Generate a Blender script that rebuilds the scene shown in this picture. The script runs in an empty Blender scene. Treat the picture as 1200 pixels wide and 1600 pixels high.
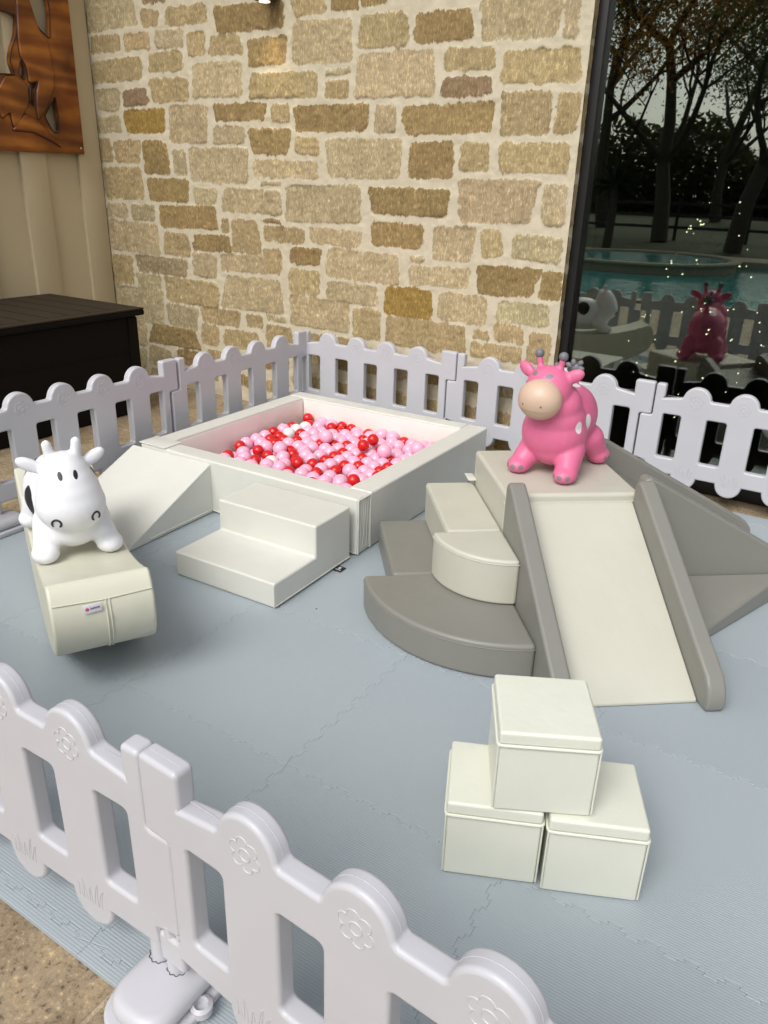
import bpy, bmesh, math, random
import numpy as np
from mathutils import Vector, Matrix, Euler
from mathutils.bvhtree import BVHTree
sc = bpy.context.scene
COL = sc.collection
PI = math.pi
rnd = random.Random(7)
nrg = np.random.default_rng(11)

# ------------------------------------------------------------------ camera
cam_d = bpy.data.cameras.new('camera'); cam = bpy.data.objects.new('camera', cam_d); COL.objects.link(cam)
RIGHT = Vector((0.8448952, 0.5341975, 0.0280192)); DOWN = Vector((0.2314142, -0.3177802, -0.9194908)); FWD = Vector((-0.4822857, 0.7833574, -0.3921118))
m = Matrix.Identity(4)
for i in range(3):
    m[i][0] = RIGHT[i]; m[i][1] = -DOWN[i]; m[i][2] = -FWD[i]
m.translation = Vector((1.00725, -1.19993, 1.36759)); cam.matrix_world = m
cam_d.sensor_fit = 'VERTICAL'; cam_d.sensor_height = 36.0; cam_d.lens = 36.0 * 1202.79 / 1600.0
cam_d.clip_start = 0.02; cam_d.clip_end = 1000.0
sc.camera = cam

# ------------------------------------------------------------------ light
SUN_AZ = math.radians(180.0)      # direction the light comes from, measured from +Y clockwise
SUN_EL = math.radians(48.0)
W = bpy.data.worlds.new('World'); sc.world = W; W.use_nodes = True
nt = W.node_tree; nt.nodes.clear()
sky = nt.nodes.new('ShaderNodeTexSky'); sky.sky_type = 'NISHITA'; sky.sun_disc = False
sky.sun_elevation = SUN_EL; sky.sun_rotation = SUN_AZ; sky.dust_density = 3.0; sky.air_density = 1.0; sky.ozone_density = 1.0
hs = nt.nodes.new('ShaderNodeHueSaturation'); hs.inputs['Saturation'].default_value = 0.28
bg = nt.nodes.new('ShaderNodeBackground'); bg.inputs['Strength'].default_value = 0.15
ow = nt.nodes.new('ShaderNodeOutputWorld')
nt.links.new(sky.outputs[0], hs.inputs['Color']); nt.links.new(hs.outputs[0], bg.inputs[0]); nt.links.new(bg.outputs[0], ow.inputs[0])
sd = bpy.data.lights.new('sun', 'SUN'); sd.energy = 1.3; sd.angle = math.radians(34.0); sd.color = (1.0, 0.97, 0.915)
so = bpy.data.objects.new('sun', sd); COL.objects.link(so)
dv = Vector((math.sin(SUN_AZ) * math.cos(SUN_EL), math.cos(SUN_AZ) * math.cos(SUN_EL), math.sin(SUN_EL)))
so.rotation_euler = dv.to_track_quat('Z', 'Y').to_euler(); so.location = dv * 30
sc.view_settings.view_transform = 'Standard'; sc.view_settings.look = 'None'; sc.view_settings.gamma = 1.0
sc.view_settings.exposure = 0.40; sc.view_settings.use_curve_mapping = False
sc.cycles.max_bounces = 10; sc.cycles.transparent_max_bounces = 16; sc.cycles.caustics_reflective = False; sc.cycles.caustics_refractive = False
sc.cycles.use_denoising = True; sc.cycles.sample_clamp_indirect = 6.0

# ------------------------------------------------------------------ helpers
def smooth(me, ang=38):
    for p in me.polygons: p.use_smooth = True
    me.set_sharp_from_angle(angle=math.radians(ang))
def obj(name, bm, mat, parent=None, ang=38, wn=False):
    if isinstance(bm, bpy.types.Mesh): me = bm
    else:
        bmesh.ops.recalc_face_normals(bm, faces=bm.faces[:])
        me = bpy.data.meshes.new(name); bm.to_mesh(me); bm.free()
    if mat is not None and len(me.materials) == 0: me.materials.append(mat)
    smooth(me, ang)
    o = bpy.data.objects.new(name, me); COL.objects.link(o)
    if parent is not None: o.parent = parent
    if wn:
        w = o.modifiers.new('wn', 'WEIGHTED_NORMAL'); w.keep_sharp = True
    return o
def tag(o, label, cat, group=None):
    o['label'] = label; o['category'] = cat
    if group: o['group'] = group
    return o
def thing(name, label, cat, loc=(0, 0, 0), rz=0.0, group=None):
    o = bpy.data.objects.new(name, None); COL.objects.link(o); o.empty_display_size = 0.05
    o.location = loc; o.rotation_euler = (0, 0, rz)
    return tag(o, label, cat, group)
def struct(o, kind='structure'):
    o['kind'] = kind; return o
def dup(root, loc, rz, label, group=None):
    r = root.copy(); COL.objects.link(r); r.location = loc; r.rotation_euler = (0, 0, rz); r['label'] = label
    if group: r['group'] = group
    for ch in list(root.children):
        c = ch.copy(); COL.objects.link(c); c.parent = r
        for g in list(ch.children):
            d = g.copy(); COL.objects.link(d); d.parent = c
    return r
def BM(): return bmesh.new()
def add_prism(bm, poly, z0, z1, bev=0.0, seg=3):
    """closed prism from a 2-D polygon (list of xy), with rounded edges"""
    b = bmesh.new()
    lo = [b.verts.new((x, y, z0)) for x, y in poly]; hi = [b.verts.new((x, y, z1)) for x, y in poly]
    b.faces.new(lo[::-1]); b.faces.new(hi); n = len(poly)
    for i in range(n): b.faces.new((lo[i], lo[(i + 1) % n], hi[(i + 1) % n], hi[i]))
    bmesh.ops.recalc_face_normals(b, faces=b.faces[:])
    if bev > 0:
        ed = [e for e in b.edges if e.calc_face_angle(0) > math.radians(25)]
        bmesh.ops.bevel(b, geom=ed, offset=bev, segments=seg, profile=0.5, affect='EDGES', clamp_overlap=True)
    merge(bm, b)
def merge(bm, b, mtx=None):
    if mtx is not None: b.transform(mtx)
    me = bpy.data.meshes.new('tmp'); b.to_mesh(me); b.free(); bm.from_mesh(me); bpy.data.meshes.remove(me)
def add_box(bm, x0, x1, y0, y1, z0, z1, bev=0.0, seg=3, mtx=None):
    b = bmesh.new(); add_prism(b, [(x0, y0), (x1, y0), (x1, y1), (x0, y1)], z0, z1, bev, seg); merge(bm, b, mtx)
def add_tube(bm, pts, r, seg=8, closed=False, caps=True):
    pts = [Vector(p) for p in pts]; n = len(pts); rings = []
    up = Vector((0, 0, 1)); rad = r if isinstance(r, (list, tuple)) else [r] * n
    prev = None
    for i in range(n):
        a = pts[(i - 1) % n] if (closed or i > 0) else pts[i]; c = pts[(i + 1) % n] if (closed or i < n - 1) else pts[i]
        t = (c - a)
        if t.length < 1e-9: t = Vector((0, 0, 1))
        t.normalize()
        s = prev - t * prev.dot(t) if prev is not None else t.cross(up)
        if s.length < 1e-4: s = t.cross(Vector((1, 0, 0)))
        s.normalize(); prev = s; q = t.cross(s)
        rings.append([bm.verts.new(pts[i] + (s * math.cos(2 * PI * k / seg) + q * math.sin(2 * PI * k / seg)) * rad[i]) for k in range(seg)])
    for i in range(n if closed else n - 1):
        A = rings[i]; B = rings[(i + 1) % n]
        for k in range(seg): bm.faces.new((A[k], A[(k + 1) % seg], B[(k + 1) % seg], B[k]))
    if not closed and caps:
        bm.faces.new(rings[0][::-1]); bm.faces.new(rings[-1])
def add_ell(bm, c, r, rot=(0, 0, 0), u=24, v=16):
    mt = Matrix.Translation(c) @ Euler(rot).to_matrix().to_4x4() @ Matrix.Diagonal((r[0], r[1], r[2], 1))
    bmesh.ops.create_uvsphere(bm, u_segments=u, v_segments=v, radius=1.0, matrix=mt)
def add_cap(bm, p0, r0, p1, r1, n=7):
    p0 = Vector(p0); p1 = Vector(p1)
    for i in range(n):
        t = i / (n - 1); r = r0 + (r1 - r0) * t
        add_ell(bm, p0.lerp(p1, t), (r, r, r), u=18, v=12)
def add_lathe(bm, prof, seg=40, c=(0, 0, 0)):
    rings = []
    for r, z in prof:
        rings.append([bm.verts.new((c[0] + r * math.cos(2 * PI * k / seg), c[1] + r * math.sin(2 * PI * k / seg), c[2] + z)) for k in range(seg)])
    for a, b in zip(rings[:-1], rings[1:]):
        for k in range(seg): bm.faces.new((a[k], a[(k + 1) % seg], b[(k + 1) % seg], b[k]))
    bm.faces.new(rings[0][::-1]); bm.faces.new(rings[-1])
def blob(bm, voxel=0.005, it=6, name='blob'):
    """fuse overlapping shapes into one continuous skin"""
    me = bpy.data.meshes.new('tmpb'); bm.to_mesh(me); bm.free()
    o = bpy.data.objects.new('tmpb', me); COL.objects.link(o)
    r = o.modifiers.new('r', 'REMESH'); r.mode = 'VOXEL'; r.voxel_size = voxel; r.use_smooth_shade = True
    s = o.modifiers.new('s', 'SMOOTH'); s.factor = 0.5; s.iterations = it
    dg = bpy.context.evaluated_depsgraph_get(); ev = o.evaluated_get(dg)
    out = bpy.data.meshes.new_from_object(ev); out.name = name
    bpy.data.objects.remove(o); bpy.data.meshes.remove(me)
    for p in out.polygons: p.use_smooth = True
    return out
def fillet(poly, r, seg=4):
    out = []; n = len(poly)
    for i in range(n):
        p = Vector(poly[i]); a = Vector(poly[i - 1]); c = Vector(poly[(i + 1) % n])
        da = (a - p); dc = (c - p); la = da.length; lc = dc.length; d = min(r, la * .45, lc * .45)
        if d < 1e-5: out.append(tuple(p)); continue
        p0 = p + da.normalized() * d; p1 = p + dc.normalized() * d
        for k in range(seg + 1):
            t = k / seg; q = p0 * (1 - t) ** 2 + p * 2 * t * (1 - t) + p1 * t * t; out.append((q.x, q.y))
    return out
def plate(outer, holes, half, bev, res=3):
    """flat plate with holes and rounded edges, from a filled 2-D curve: lies in XY, thickness along Z"""
    cu = bpy.data.curves.new('tmpc', 'CURVE'); cu.dimensions = '2D'; cu.fill_mode = 'BOTH'
    cu.extrude = half - bev; cu.bevel_depth = bev; cu.bevel_resolution = res; cu.offset = -bev
    for pl in [outer] + holes:
        sp = cu.splines.new('POLY'); sp.points.add(len(pl) - 1); sp.use_cyclic_u = True
        for q, (x, y) in zip(sp.points, pl): q.co = (x, y, 0, 1)
    o = bpy.data.objects.new('tmpc', cu); COL.objects.link(o)
    dg = bpy.context.evaluated_depsgraph_get(); me = bpy.data.meshes.new_from_object(o.evaluated_get(dg))
    bpy.data.objects.remove(o); bpy.data.curves.remove(cu)
    b = bmesh.new(); b.from_mesh(me); bpy.data.meshes.remove(me)
    bmesh.ops.remove_doubles(b, verts=b.verts[:], dist=1e-5)
    return b

# ------------------------------------------------------------------ materials
def newmat(name):
    mt = bpy.data.materials.new(name); mt.use_nodes = True; t = mt.node_tree
    return mt, t, t.nodes['Principled BSDF']
def N(t, ty, **kw):
    n = t.nodes.new(ty)
    for k, v in kw.items(): setattr(n, k, v)
    return n
def noise(t, vec, scale, detail=4, rough=0.5):
    n = N(t, 'ShaderNodeTexNoise'); n.inputs['Scale'].default_value = scale; n.inputs['Detail'].default_value = detail; n.inputs['Roughness'].default_value = rough
    if vec is not None: t.links.new(vec, n.inputs['Vector'])
    return n.outputs[0]
def mixc(t, f, a, b, blend='MIX'):
    n = N(t, 'ShaderNodeMix', data_type='RGBA', blend_type=blend)
    for s, v in ((0, f), (6, a), (7, b)):
        if hasattr(v, 'links'): t.links.new(v, n.inputs[s])
        elif s == 0: n.inputs[0].default_value = v
        else: n.inputs[s].default_value = (*v, 1) if len(v) == 3 else v
    return n.outputs[2]
def mth(t, op, a, b=0.0, clamp=False):
    n = N(t, 'ShaderNodeMath', operation=op, use_clamp=clamp)
    for i, v in ((0, a), (1, b)):
        if hasattr(v, 'links'): t.links.new(v, n.inputs[i])
        else: n.inputs[i].default_value = v
    return n.outputs[0]
def ramp(t, f, stops):
    r = N(t, 'ShaderNodeValToRGB'); t.links.new(f, r.inputs[0]); e = r.color_ramp.elements
    while len(e) < len(stops): e.new(0.5)
    for q, (p, c) in zip(e, stops): q.position = p; q.color = (*c, 1)
    return r.outputs[0]
def bump(t, bs, h, strength, dist=0.01, nrm=None):
    b = N(t, 'ShaderNodeBump'); b.inputs['Strength'].default_value = strength; b.inputs['Distance'].default_value = dist
    t.links.new(h, b.inputs['Height'])
    if nrm is not None: t.links.new(nrm, b.inputs['Normal'])
    if bs is not None: t.links.new(b.outputs[0], bs.inputs['Normal'])
    return b.outputs[0]
def ocoord(t): return N(t, 'ShaderNodeTexCoord').outputs['Object']
def gpos(t): return N(t, 'ShaderNodeNewGeometry').outputs['Position']
def sep(t, v):
    s = N(t, 'ShaderNodeSeparateXYZ'); t.links.new(v, s.inputs[0]); return s.outputs
def vinyl(name, col, rough=0.42, var=0.06, wr=0.35):
    mt, t, b = newmat(name); p = gpos(t)
    f = noise(t, p, 7, 3)
    c = mixc(t, f, tuple(x * (1 - var) for x in col), tuple(min(1, x * (1 + var)) for x in col))
    dirt = ramp(t, noise(t, p, 46, 6, .75), [(.22, (.80, .78, .74)), (.34, (1, 1, 1))])
    c = mixc(t, .35, c, mixc(t, 1.0, c, dirt, 'MULTIPLY'))
    t.links.new(c, b.inputs['Base Color'])
    r = N(t, 'ShaderNodeMapRange'); t.links.new(noise(t, p, 25, 4), r.inputs[0]); r.inputs[3].default_value = rough - .12; r.inputs[4].default_value = rough + .05
    t.links.new(r.outputs[0], b.inputs['Roughness'])
    b.inputs['Specular IOR Level'].default_value = 0.45
    w_ = N(t, 'ShaderNodeMapping'); t.links.new(p, w_.inputs[0]); w_.inputs['Scale'].default_value = (1, 1, .45); w_.inputs['Rotation'].default_value = (.2, .3, .5)
    n1 = bump(t, None, noise(t, w_.outputs[0], 8, 5, .62), wr * .8, 0.012)
    n2 = bump(t, b, noise(t, p, 700, 2), 0.10, 0.0008, n1)
    return mt
def plain(name, col, rough=0.5, metal=0.0, var=0.08, sc_=12, bs=0.0, bscale=80):
    mt, t, b = newmat(name); p = gpos(t)
    c = mixc(t, noise(t, p, sc_, 4), tuple(x * (1 - var) for x in col), tuple(min(1, x * (1 + var)) for x in col))
    t.links.new(c, b.inputs['Base Color']); b.inputs['Roughness'].default_value = rough; b.inputs['Metallic'].default_value = metal
    if bs > 0: bump(t, b, noise(t, p, bscale, 3), bs, 0.003)
    return mt
def painted(name, base, spots, rough=0.4, var=0.05, soft=0.0):
    """base colour with hard-edged painted patches: (colour, centre, radii) ellipsoids in object space"""
    mt, t, b = newmat(name); oc = ocoord(t)
    c = mixc(t, noise(t, oc, 18, 3), tuple(x * (1 - var) for x in base), tuple(min(1, x * (1 + var)) for x in base))
    wob = noise(t, oc, 30, 2)
    for colr, ce, ra in spots:
        s = N(t, 'ShaderNodeVectorMath', operation='SUBTRACT'); t.links.new(oc, s.inputs[0]); s.inputs[1].default_value = ce
        d = N(t, 'ShaderNodeVectorMath', operation='DIVIDE'); t.links.new(s.outputs[0], d.inputs[0]); d.inputs[1].default_value = ra
        l = N(t, 'ShaderNodeVectorMath', operation='LENGTH'); t.links.new(d.outputs[0], l.inputs[0])
        v = mth(t, 'ADD', l.outputs['Value'], mth(t, 'MULTIPLY', mth(t, 'SUBTRACT', wob, 0.5), 0.25))
        k = N(t, 'ShaderNodeMapRange'); t.links.new(v, k.inputs[0]); k.inputs[1].default_value = 1.03; k.inputs[2].default_value = 0.97
        c = mixc(t, k.outputs[0], c, colr)
    t.links.new(c, b.inputs['Base Color']); b.inputs['Roughness'].default_value = rough
    bump(t, b, noise(t, oc, 14, 3), 0.12, 0.006)
    return mt
def emit(name, col, s):
    mt, t, b = newmat(name); b.inputs['Base Color'].default_value = (*col, 1); b.inputs['Emission Color'].default_value = (*col, 1); b.inputs['Emission Strength'].default_value = s
    return mt

CREAM = vinyl('cream_vinyl', (0.625, 0.615, 0.50))
WHITEV = vinyl('white_vinyl', (0.645, 0.645, 0.590))
SLIDEV = vinyl('slide_vinyl', (0.515, 0.508, 0.43), 0.45)
GREYV = vinyl('grey_vinyl', (0.215, 0.212, 0.188), 0.46, .05)
FENCE = plain('lilac_plastic', (0.500, 0.500, 0.532), 0.38, 0, .05, 6, 0.12, 45)
BLACK = plain('black_paint', (0.012, 0.012, 0.012), 0.45)
DARKM = plain('bronze_metal', (0.016, 0.015, 0.014), 0.4, 0.3)
STONES = '-3702,2212,-3245,2393,g;-3204,2204,-3050,2296,t;-2995,2191,-2654,2293,t;-2599,2134,-2090,2270,d;-3178,2320,-2973,2389,r;-3685,2085,-3407,2187,t;-3371,2086,-3143,2180,t;-3097,2079,-2860,2181,g;-2827,2025,-2682,2161,t;-2650,2024,-2400,2128,t;-2354,1958,-2076,2100,d;-3704,1919,-3227,2052,t;-3172,1959,-2872,2070,t;-3170,1794,-2838,1929,t;-2802,1810,-2404,1997,p;-2353,1793,-1867,1926,t;-3684,1755,-3456,1888,g;-3434,1780,-3194,1880,r;-3434,1621,-3061,1763,o;-3029,1565,-2701,1780,p;-2643,1684,-2235,1779,d;-2203,1671,-2061,1768,t;-3700,1626,-3466,1729,g;-2660,1558,-2401,1659,g;-2365,1504,-2061,1645,d;-3720,1447,-3578,1596,t;-3559,1445,-3306,1587,t;-3287,1381,-3051,1580,d;-3013,1380,-2895,1528,g;-2870,1341,-2386,1544,p;-2346,1380,-1861,1478,p;-3695,1221,-3303,1425,t;-3265,1217,-2889,1360,d;-2853,1217,-2654,1313,g;-2611,1176,-2136,1318,p;-3693,1104,-3483,1195,g;-3447,1095,-3217,1196,g;-3177,1060,-2657,1203,d;-2635,1053,-2557,1144,t;-3701,881,-3199,1083,p;-3158,884,-2916,1033,t;-2885,933,-2553,1036,d;-2546,941,-2314,1141,t;-2304,1127,-2145,1153,r;-2283,1020,-1967,1115,t;-3713,657,-3480,856,t;-3451,752,-2946,870,s;-2899,764,-2684,921,p;-2652,823,-2259,932,p;-2294,834,-2143,982,t;-2080,903,-1845,1004,d;-3448,643,-3210,747,g;-3178,574,-2681,746,t;-2637,591,-2147,801,p;-3726,401,-3208,650,g;-3172,403,-2882,569,g;-2854,469,-2500,582,t;-2453,486,-2312,571,t;-2277,544,-2122,582,g;-3555,230,-3405,402,g;-3367,272,-2894,415,d;-2865,320,-2696,462,t;-2658,330,-2350,457,t;-2288,364,-2068,526,t;-3553,59,-3429,213,g;-3397,109,-3161,249,g;-3115,149,-2872,262,d;-2823,203,-2540,296,t;-2290,1334,-2133,1362,g;-2035,2181,-1811,2296,t;-1773,2182,-1596,2277,d;-1588,2192,-1426,2263,d;-2039,1952,-1636,2158,p;-1597,2007,-1300,2160,t;-1264,2013,-941,2147,d;-901,2001,-502,2178,p;-1806,1897,-1642,1926,g;-1815,1781,-1659,1876,t;-1614,1781,-1138,1989,p;-1086,1884,-808,1986,t;-1091,1771,-817,1862,r;-773,1819,-384,1962,t;-2030,1620,-1528,1757,d;-1491,1612,-1355,1750,p;-1313,1607,-795,1748,d;-759,1599,-501,1790,t;-482,1604,-368,1779,t;-2029,1504,-1851,1600,t;-1807,1391,-1316,1590,p;-1269,1396,-1004,1575,d;-971,1435,-804,1568,t;-754,1433,-390,1571,t;-2102,1147,-1569,1352,p;-1510,1210,-1015,1350,d;-963,1198,-541,1406,p;-502,1198,-376,1390,g;-1497,1044,-1159,1174,d;-1101,996,-851,1171,p;-817,1029,-692,1166,t;-641,1026,-377,1152,g;-1925,1029,-1566,1120,p;-1808,844,-1305,1013,p;-1241,976,-1136,1010,g;-1245,859,-867,966,p;-825,843,-488,995,d;-472,847,-351,985,d;-2096,730,-1855,880,t;-1808,712,-1440,831,p;-1396,675,-1083,839,o;-1052,682,-749,835,p;-2085,539,-1639,722,p;-1615,514,-1419,696,t;-1385,503,-863,673,t;-695,711,-400,826,g;-703,608,-534,708,t;-823,609,-733,656,t;-836,504,-530,593,t;-504,511,-378,681,t;-1957,445,-1637,507,t;-488,1992,-412,2169,p'
BALLS = '-1562,1566,126,r;-1017,1480,126,r;-1315,1942,124,p;-783,1814,120,p;-1086,1718,125,r;-1197,1795,120,p;-1248,2042,122,p;-1455,2084,122,p;-958,1243,122,p;-951,1921,119,r;-1533,1446,114,r;-1125,2100,122,p;-656,1807,126,p;-1393,1743,124,p;-816,1343,120,p;-980,1814,181,r;-1253,1971,121,p;-1389,1673,123,p;-1021,1816,122,p;-1456,1253,120,p;-1221,1837,174,p;-656,2086,128,r;-1270,1624,125,r;-945,1487,119,p;-1501,1882,123,w;-751,1395,176,r;-807,2120,125,p;-1321,1376,123,p;-1258,1699,121,p;-656,1464,127,r;-1141,1831,121,p;-686,1983,176,p;-733,1635,122,p;-1473,1673,66,p;-1212,1578,118,r;-822,1226,126,p;-713,1427,121,p;-1444,1569,125,r;-1017,1886,122,p;-1389,1265,126,r;-1102,1566,127,r;-1508,1953,125,w;-1028,1748,123,p;-1288,1318,126,r;-1305,2082,122,r;-1060,1427,125,p;-1576,1776,121,p;-1405,1579,66,p;-1259,1767,123,p;-959,1850,123,p;-1192,1930,125,p;-656,2019,125,p;-1007,2025,119,p;-910,1672,125,r;-1294,1253,120,p;-1392,1882,123,p;-797,1532,120,p;-868,1461,123,p;-884,1363,121,p;-1092,1242,123,p;-1344,2149,129,r;-736,1498,120,r;-1210,1651,124,p;-880,1968,109,p;-1009,1645,66,p;-1230,2124,118,p;-1256,1835,125,r;-924,1420,121,p;-918,1302,126,r;-1528,1632,66,p;-1415,2149,124,p;-656,1948,125,p;-1084,2150,130,p;-780,1882,121,p;-1286,2156,124,r;-720,1844,126,p;-968,1715,119,p;-856,1284,122,p;-971,1567,120,r;-1151,1688,122,p;-1318,1804,124,p;-1278,1559,125,p;-1317,1873,124,p;-1162,1242,124,p;-1058,1303,123,p;-658,1878,126,p;-950,1605,66,p;-1033,1540,121,p;-1576,1708,121,p;-1024,1226,125,w;-690,1498,175,r;-1129,1303,120,p;-726,1983,119,p;-787,1740,125,r;-1453,1777,126,r;-1579,1849,127,r;-991,1919,181,r;-731,1704,123,p;-1524,1566,66,p;-1012,1955,123,p;-1075,1923,120,p;-841,1913,123,p;-988,1307,123,p;-1132,1960,119,p;-726,1774,125,p;-962,1778,124,r;-1512,1813,123,r;-1358,1618,93,p;-844,1706,123,p;-1426,1317,122,p;-842,1841,124,r;-1319,1665,122,r;-1193,1866,124,r;-855,1639,119,p;-791,1671,125,r;-751,1226,127,p;-853,2046,117,p;-656,1226,134,p;-1091,1497,113,p;-734,1567,123,p;-729,1308,158,p;-1394,1380,122,p;-902,1810,122,p;-1368,1550,118,r;-717,1915,120,p;-1453,1707,123,r;-654,1325,128,r;-1254,1901,123,p;-1126,2032,123,r;-736,2120,127,r;-955,1363,126,r;-1401,2038,109,p;-1224,1503,115,p;-841,1777,120,p;-1191,1619,66,p;-656,1388,122,p;-877,2116,123,p;-1083,1788,125,r;-795,1602,123,p;-905,1740,121,p;-944,2150,117,r;-745,1945,175,p;-1131,1421,123,r;-796,1464,125,p;-1062,2068,122,p;-1151,1615,124,p;-656,1533,123,p;-1394,1812,123,r;-1227,1367,123,p;-1185,2070,123,p;-1480,1499,123,p;-1529,2099,115,r;-1139,1757,124,p;-896,1878,120,p;-1310,2011,120,p;-984,2090,121,p;-915,1604,123,p;-1069,1994,122,p;-1329,1598,150,p;-969,1640,125,r;-1483,2149,123,p;-1268,1426,125,p;-1189,2000,120,p;-1424,1444,123,p;-665,1738,125,p;-1575,1627,121,p;-710,1360,128,r;-1167,1533,128,r;-1452,1637,124,p;-1376,2096,129,r;-1487,1372,122,p;-1448,1916,126,r;-946,1990,119,p;-1580,1533,66,p;-1170,2153,118,r;-857,1565,120,p;-1027,1365,119,p;-1095,1363,126,p;-789,1955,123,p;-1514,1742,125,r;-1353,1442,127,r;-1027,1679,123,p;-1016,2150,130,p;-1563,1988,126,r;-1133,1896,125,r;-1090,1650,123,r;-1506,2031,120,w;-1568,1917,125,p;-656,1668,125,p;-1580,2150,135,r;-796,2018,123,r;-787,1284,125,p;-888,1515,98,r;-1387,1952,123,p;-1030,1610,123,p;-924,2056,120,p;-1199,1436,124,p;-1078,1854,124,p;-1580,1669,66,p;-1294,1491,117,w;-734,2053,124,r;-675,2150,125,r;-1514,1671,122,p;-1413,1647,66,p;-1467,1604,66,p;-858,1816,175,p;-991,1421,120,p;-1227,1226,128,r;-891,1226,126,p;-672,1599,122,p;-829,1406,140,p;-1449,1987,120,p;-1321,1735,124,p;-1198,1303,125,p'

# ================================================================== GROUND
# patio of travertine tiles, one sheet; the pool is let into it as its own sheet
mt, t, b = newmat('travertine'); p = gpos(t)
mp = N(t, 'ShaderNodeMapping'); t.links.new(p, mp.inputs[0]); mp.inputs['Location'].default_value = (0.34, 0.10, 0)
br = N(t, 'ShaderNodeTexBrick'); t.links.new(mp.outputs[0], br.inputs['Vector'])
br.offset = 0.0; br.inputs['Scale'].default_value = 1.0; br.inputs['Brick Width'].default_value = 0.45; br.inputs['Row Height'].default_value = 0.45
br.inputs['Mortar Size'].default_value = 0.006; br.inputs['Mortar Smooth'].default_value = 0.3
br.inputs['Color1'].default_value = (0.36, 0.282, 0.180, 1); br.inputs['Color2'].default_value = (0.305, 0.232, 0.145, 1); br.inputs['Mortar'].default_value = (0.42, 0.34, 0.23, 1)
c1 = ramp(t, noise(t, p, 9, 6, .7), [(0.3, (0.62, 0.58, 0.52)), (0.55, (1, 1, 1)), (0.72, (1.25, 1.2, 1.1))])
c2 = ramp(t, noise(t, p, 70, 5, .75), [(0.34, (0.22, 0.19, 0.15)), (0.43, (.85, .85, .85)), (0.57, (1.05, 1.05, 1.05)), (0.68, (1.9, 1.85, 1.75))])
c = mixc(t, 1.0, br.outputs[0], c1, 'MULTIPLY'); c = mixc(t, 1.0, c, c2, 'MULTIPLY'); t.links.new(c, b.inputs['Base Color'])
b.inputs['Roughness'].default_value = 0.62
n1 = bump(t, None, noise(t, p, 80, 5, .7), 0.6, 0.003); mo = mth(t, 'SUBTRACT', 1.0, br.outputs['Fac'])
bump(t, b, mo, 0.6, 0.004, n1)
TRAV = mt
bm = BM()
for x0, x1, y0, y1 in ((-9, 12, -4.2, 2.9),):
    vs = [bm.verts.new(q) for q in ((x0, y0, -.014), (x1, y0, -.014), (x1, y1, -.014), (x0, y1, -.014))]; bm.faces.new(vs)
for x0, x1, y0, y1 in ((-9, -6.4, -12.6, -4.2), (7.5, 12, -12.6, -4.2), (-9, 12, -14.2, -12.6)):
    vs = [bm.verts.new(q) for q in ((x0, y0, -.014), (x1, y0, -.014), (x1, y1, -.014), (x0, y1, -.014))]; bm.faces.new(vs)
struct(obj('patio', bm, TRAV))
# lawn out to the horizon
mt, t, b = newmat('lawn'); p = gpos(t)
c = ramp(t, noise(t, p, 2.5, 6, .7), [(0.3, (0.030, 0.042, 0.012)), (0.6, (0.050, 0.060, 0.020)), (0.8, (0.075, 0.072, 0.030))])
t.links.new(c, b.inputs['Base Color']); b.inputs['Roughness'].default_value = 0.9; bump(t, b, noise(t, p, 60, 4), 0.8, 0.03)
bm = BM()
S = 260
def rect(bm, x0, x1, y0, y1, z): bm.faces.new([bm.verts.new(q) for q in ((x0, y0, z), (x1, y0, z), (x1, y1, z), (x0, y1, z))])
rect(bm, -S, S, -S, -14.2, -.05); rect(bm, -S, -9, -14.2, 2.9, -.05); rect(bm, 12, S, -14.2, 2.9, -.05); rect(bm, -S, S, 9.0, S, -.05); rect(bm, -S, -9, 2.9, 9, -.05); rect(bm, 12, S, 2.9, 9, -.05)
struct(obj('lawn', bm, mt))
# pool
mt, t, b = newmat('pool_water'); p = gpos(t)
b.inputs['Base Color'].default_value = (0.03, 0.20, 0.20, 1); b.inputs['Roughness'].default_value = 0.06
t.links.new(ramp(t, noise(t, p, 1.2, 4), [(0.3, (0.02, 0.19, 0.20)), (0.7, (0.06, 0.36, 0.36))]), b.inputs['Base Color'])
bump(t, b, noise(t, p, 5, 4), 0.35, 0.05)
bm = BM(); rect(bm, -6.4, 7.5, -12.6, -4.2, -.12); struct(obj('pool_water', bm, mt))
COPE = plain('coping_stone', (0.34, 0.29, 0.21), .7, 0, .15, 9, .4, 60)
bm = BM()
for x0, x1, y0, y1 in ((-6.6, 7.7, -4.45, -4.15), (-6.6, 7.7, -12.75, -12.45), (-6.6, -6.3, -12.45, -4.45), (7.4, 7.7, -12.45, -4.45)):
    add_box(bm, x0, x1, y0, y1, -.3, 0.02, .015)
struct(obj('pool_coping', bm, COPE))
bm = BM(); add_lathe(bm, [(1.92, -.3), (1.92, .02), (1.98, .03), (2.0, .06), (1.98, .09), (1.80, .09), (1.78, .07), (1.78, .0), (0.01, .0)], 56)
o = obj('spa', bm, COPE); o.location = (-3.6, -11.2, 0); tag(o, 'round raised stone spa at the far edge of the pool, seen mirrored in the window', 'spa')
bm = BM(); add_lathe(bm, [(1.778, .01), (1.778, .045), (.01, .045)], 56); ow2 = obj('water', bm, bpy.data.materials['pool_water'], o)

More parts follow.
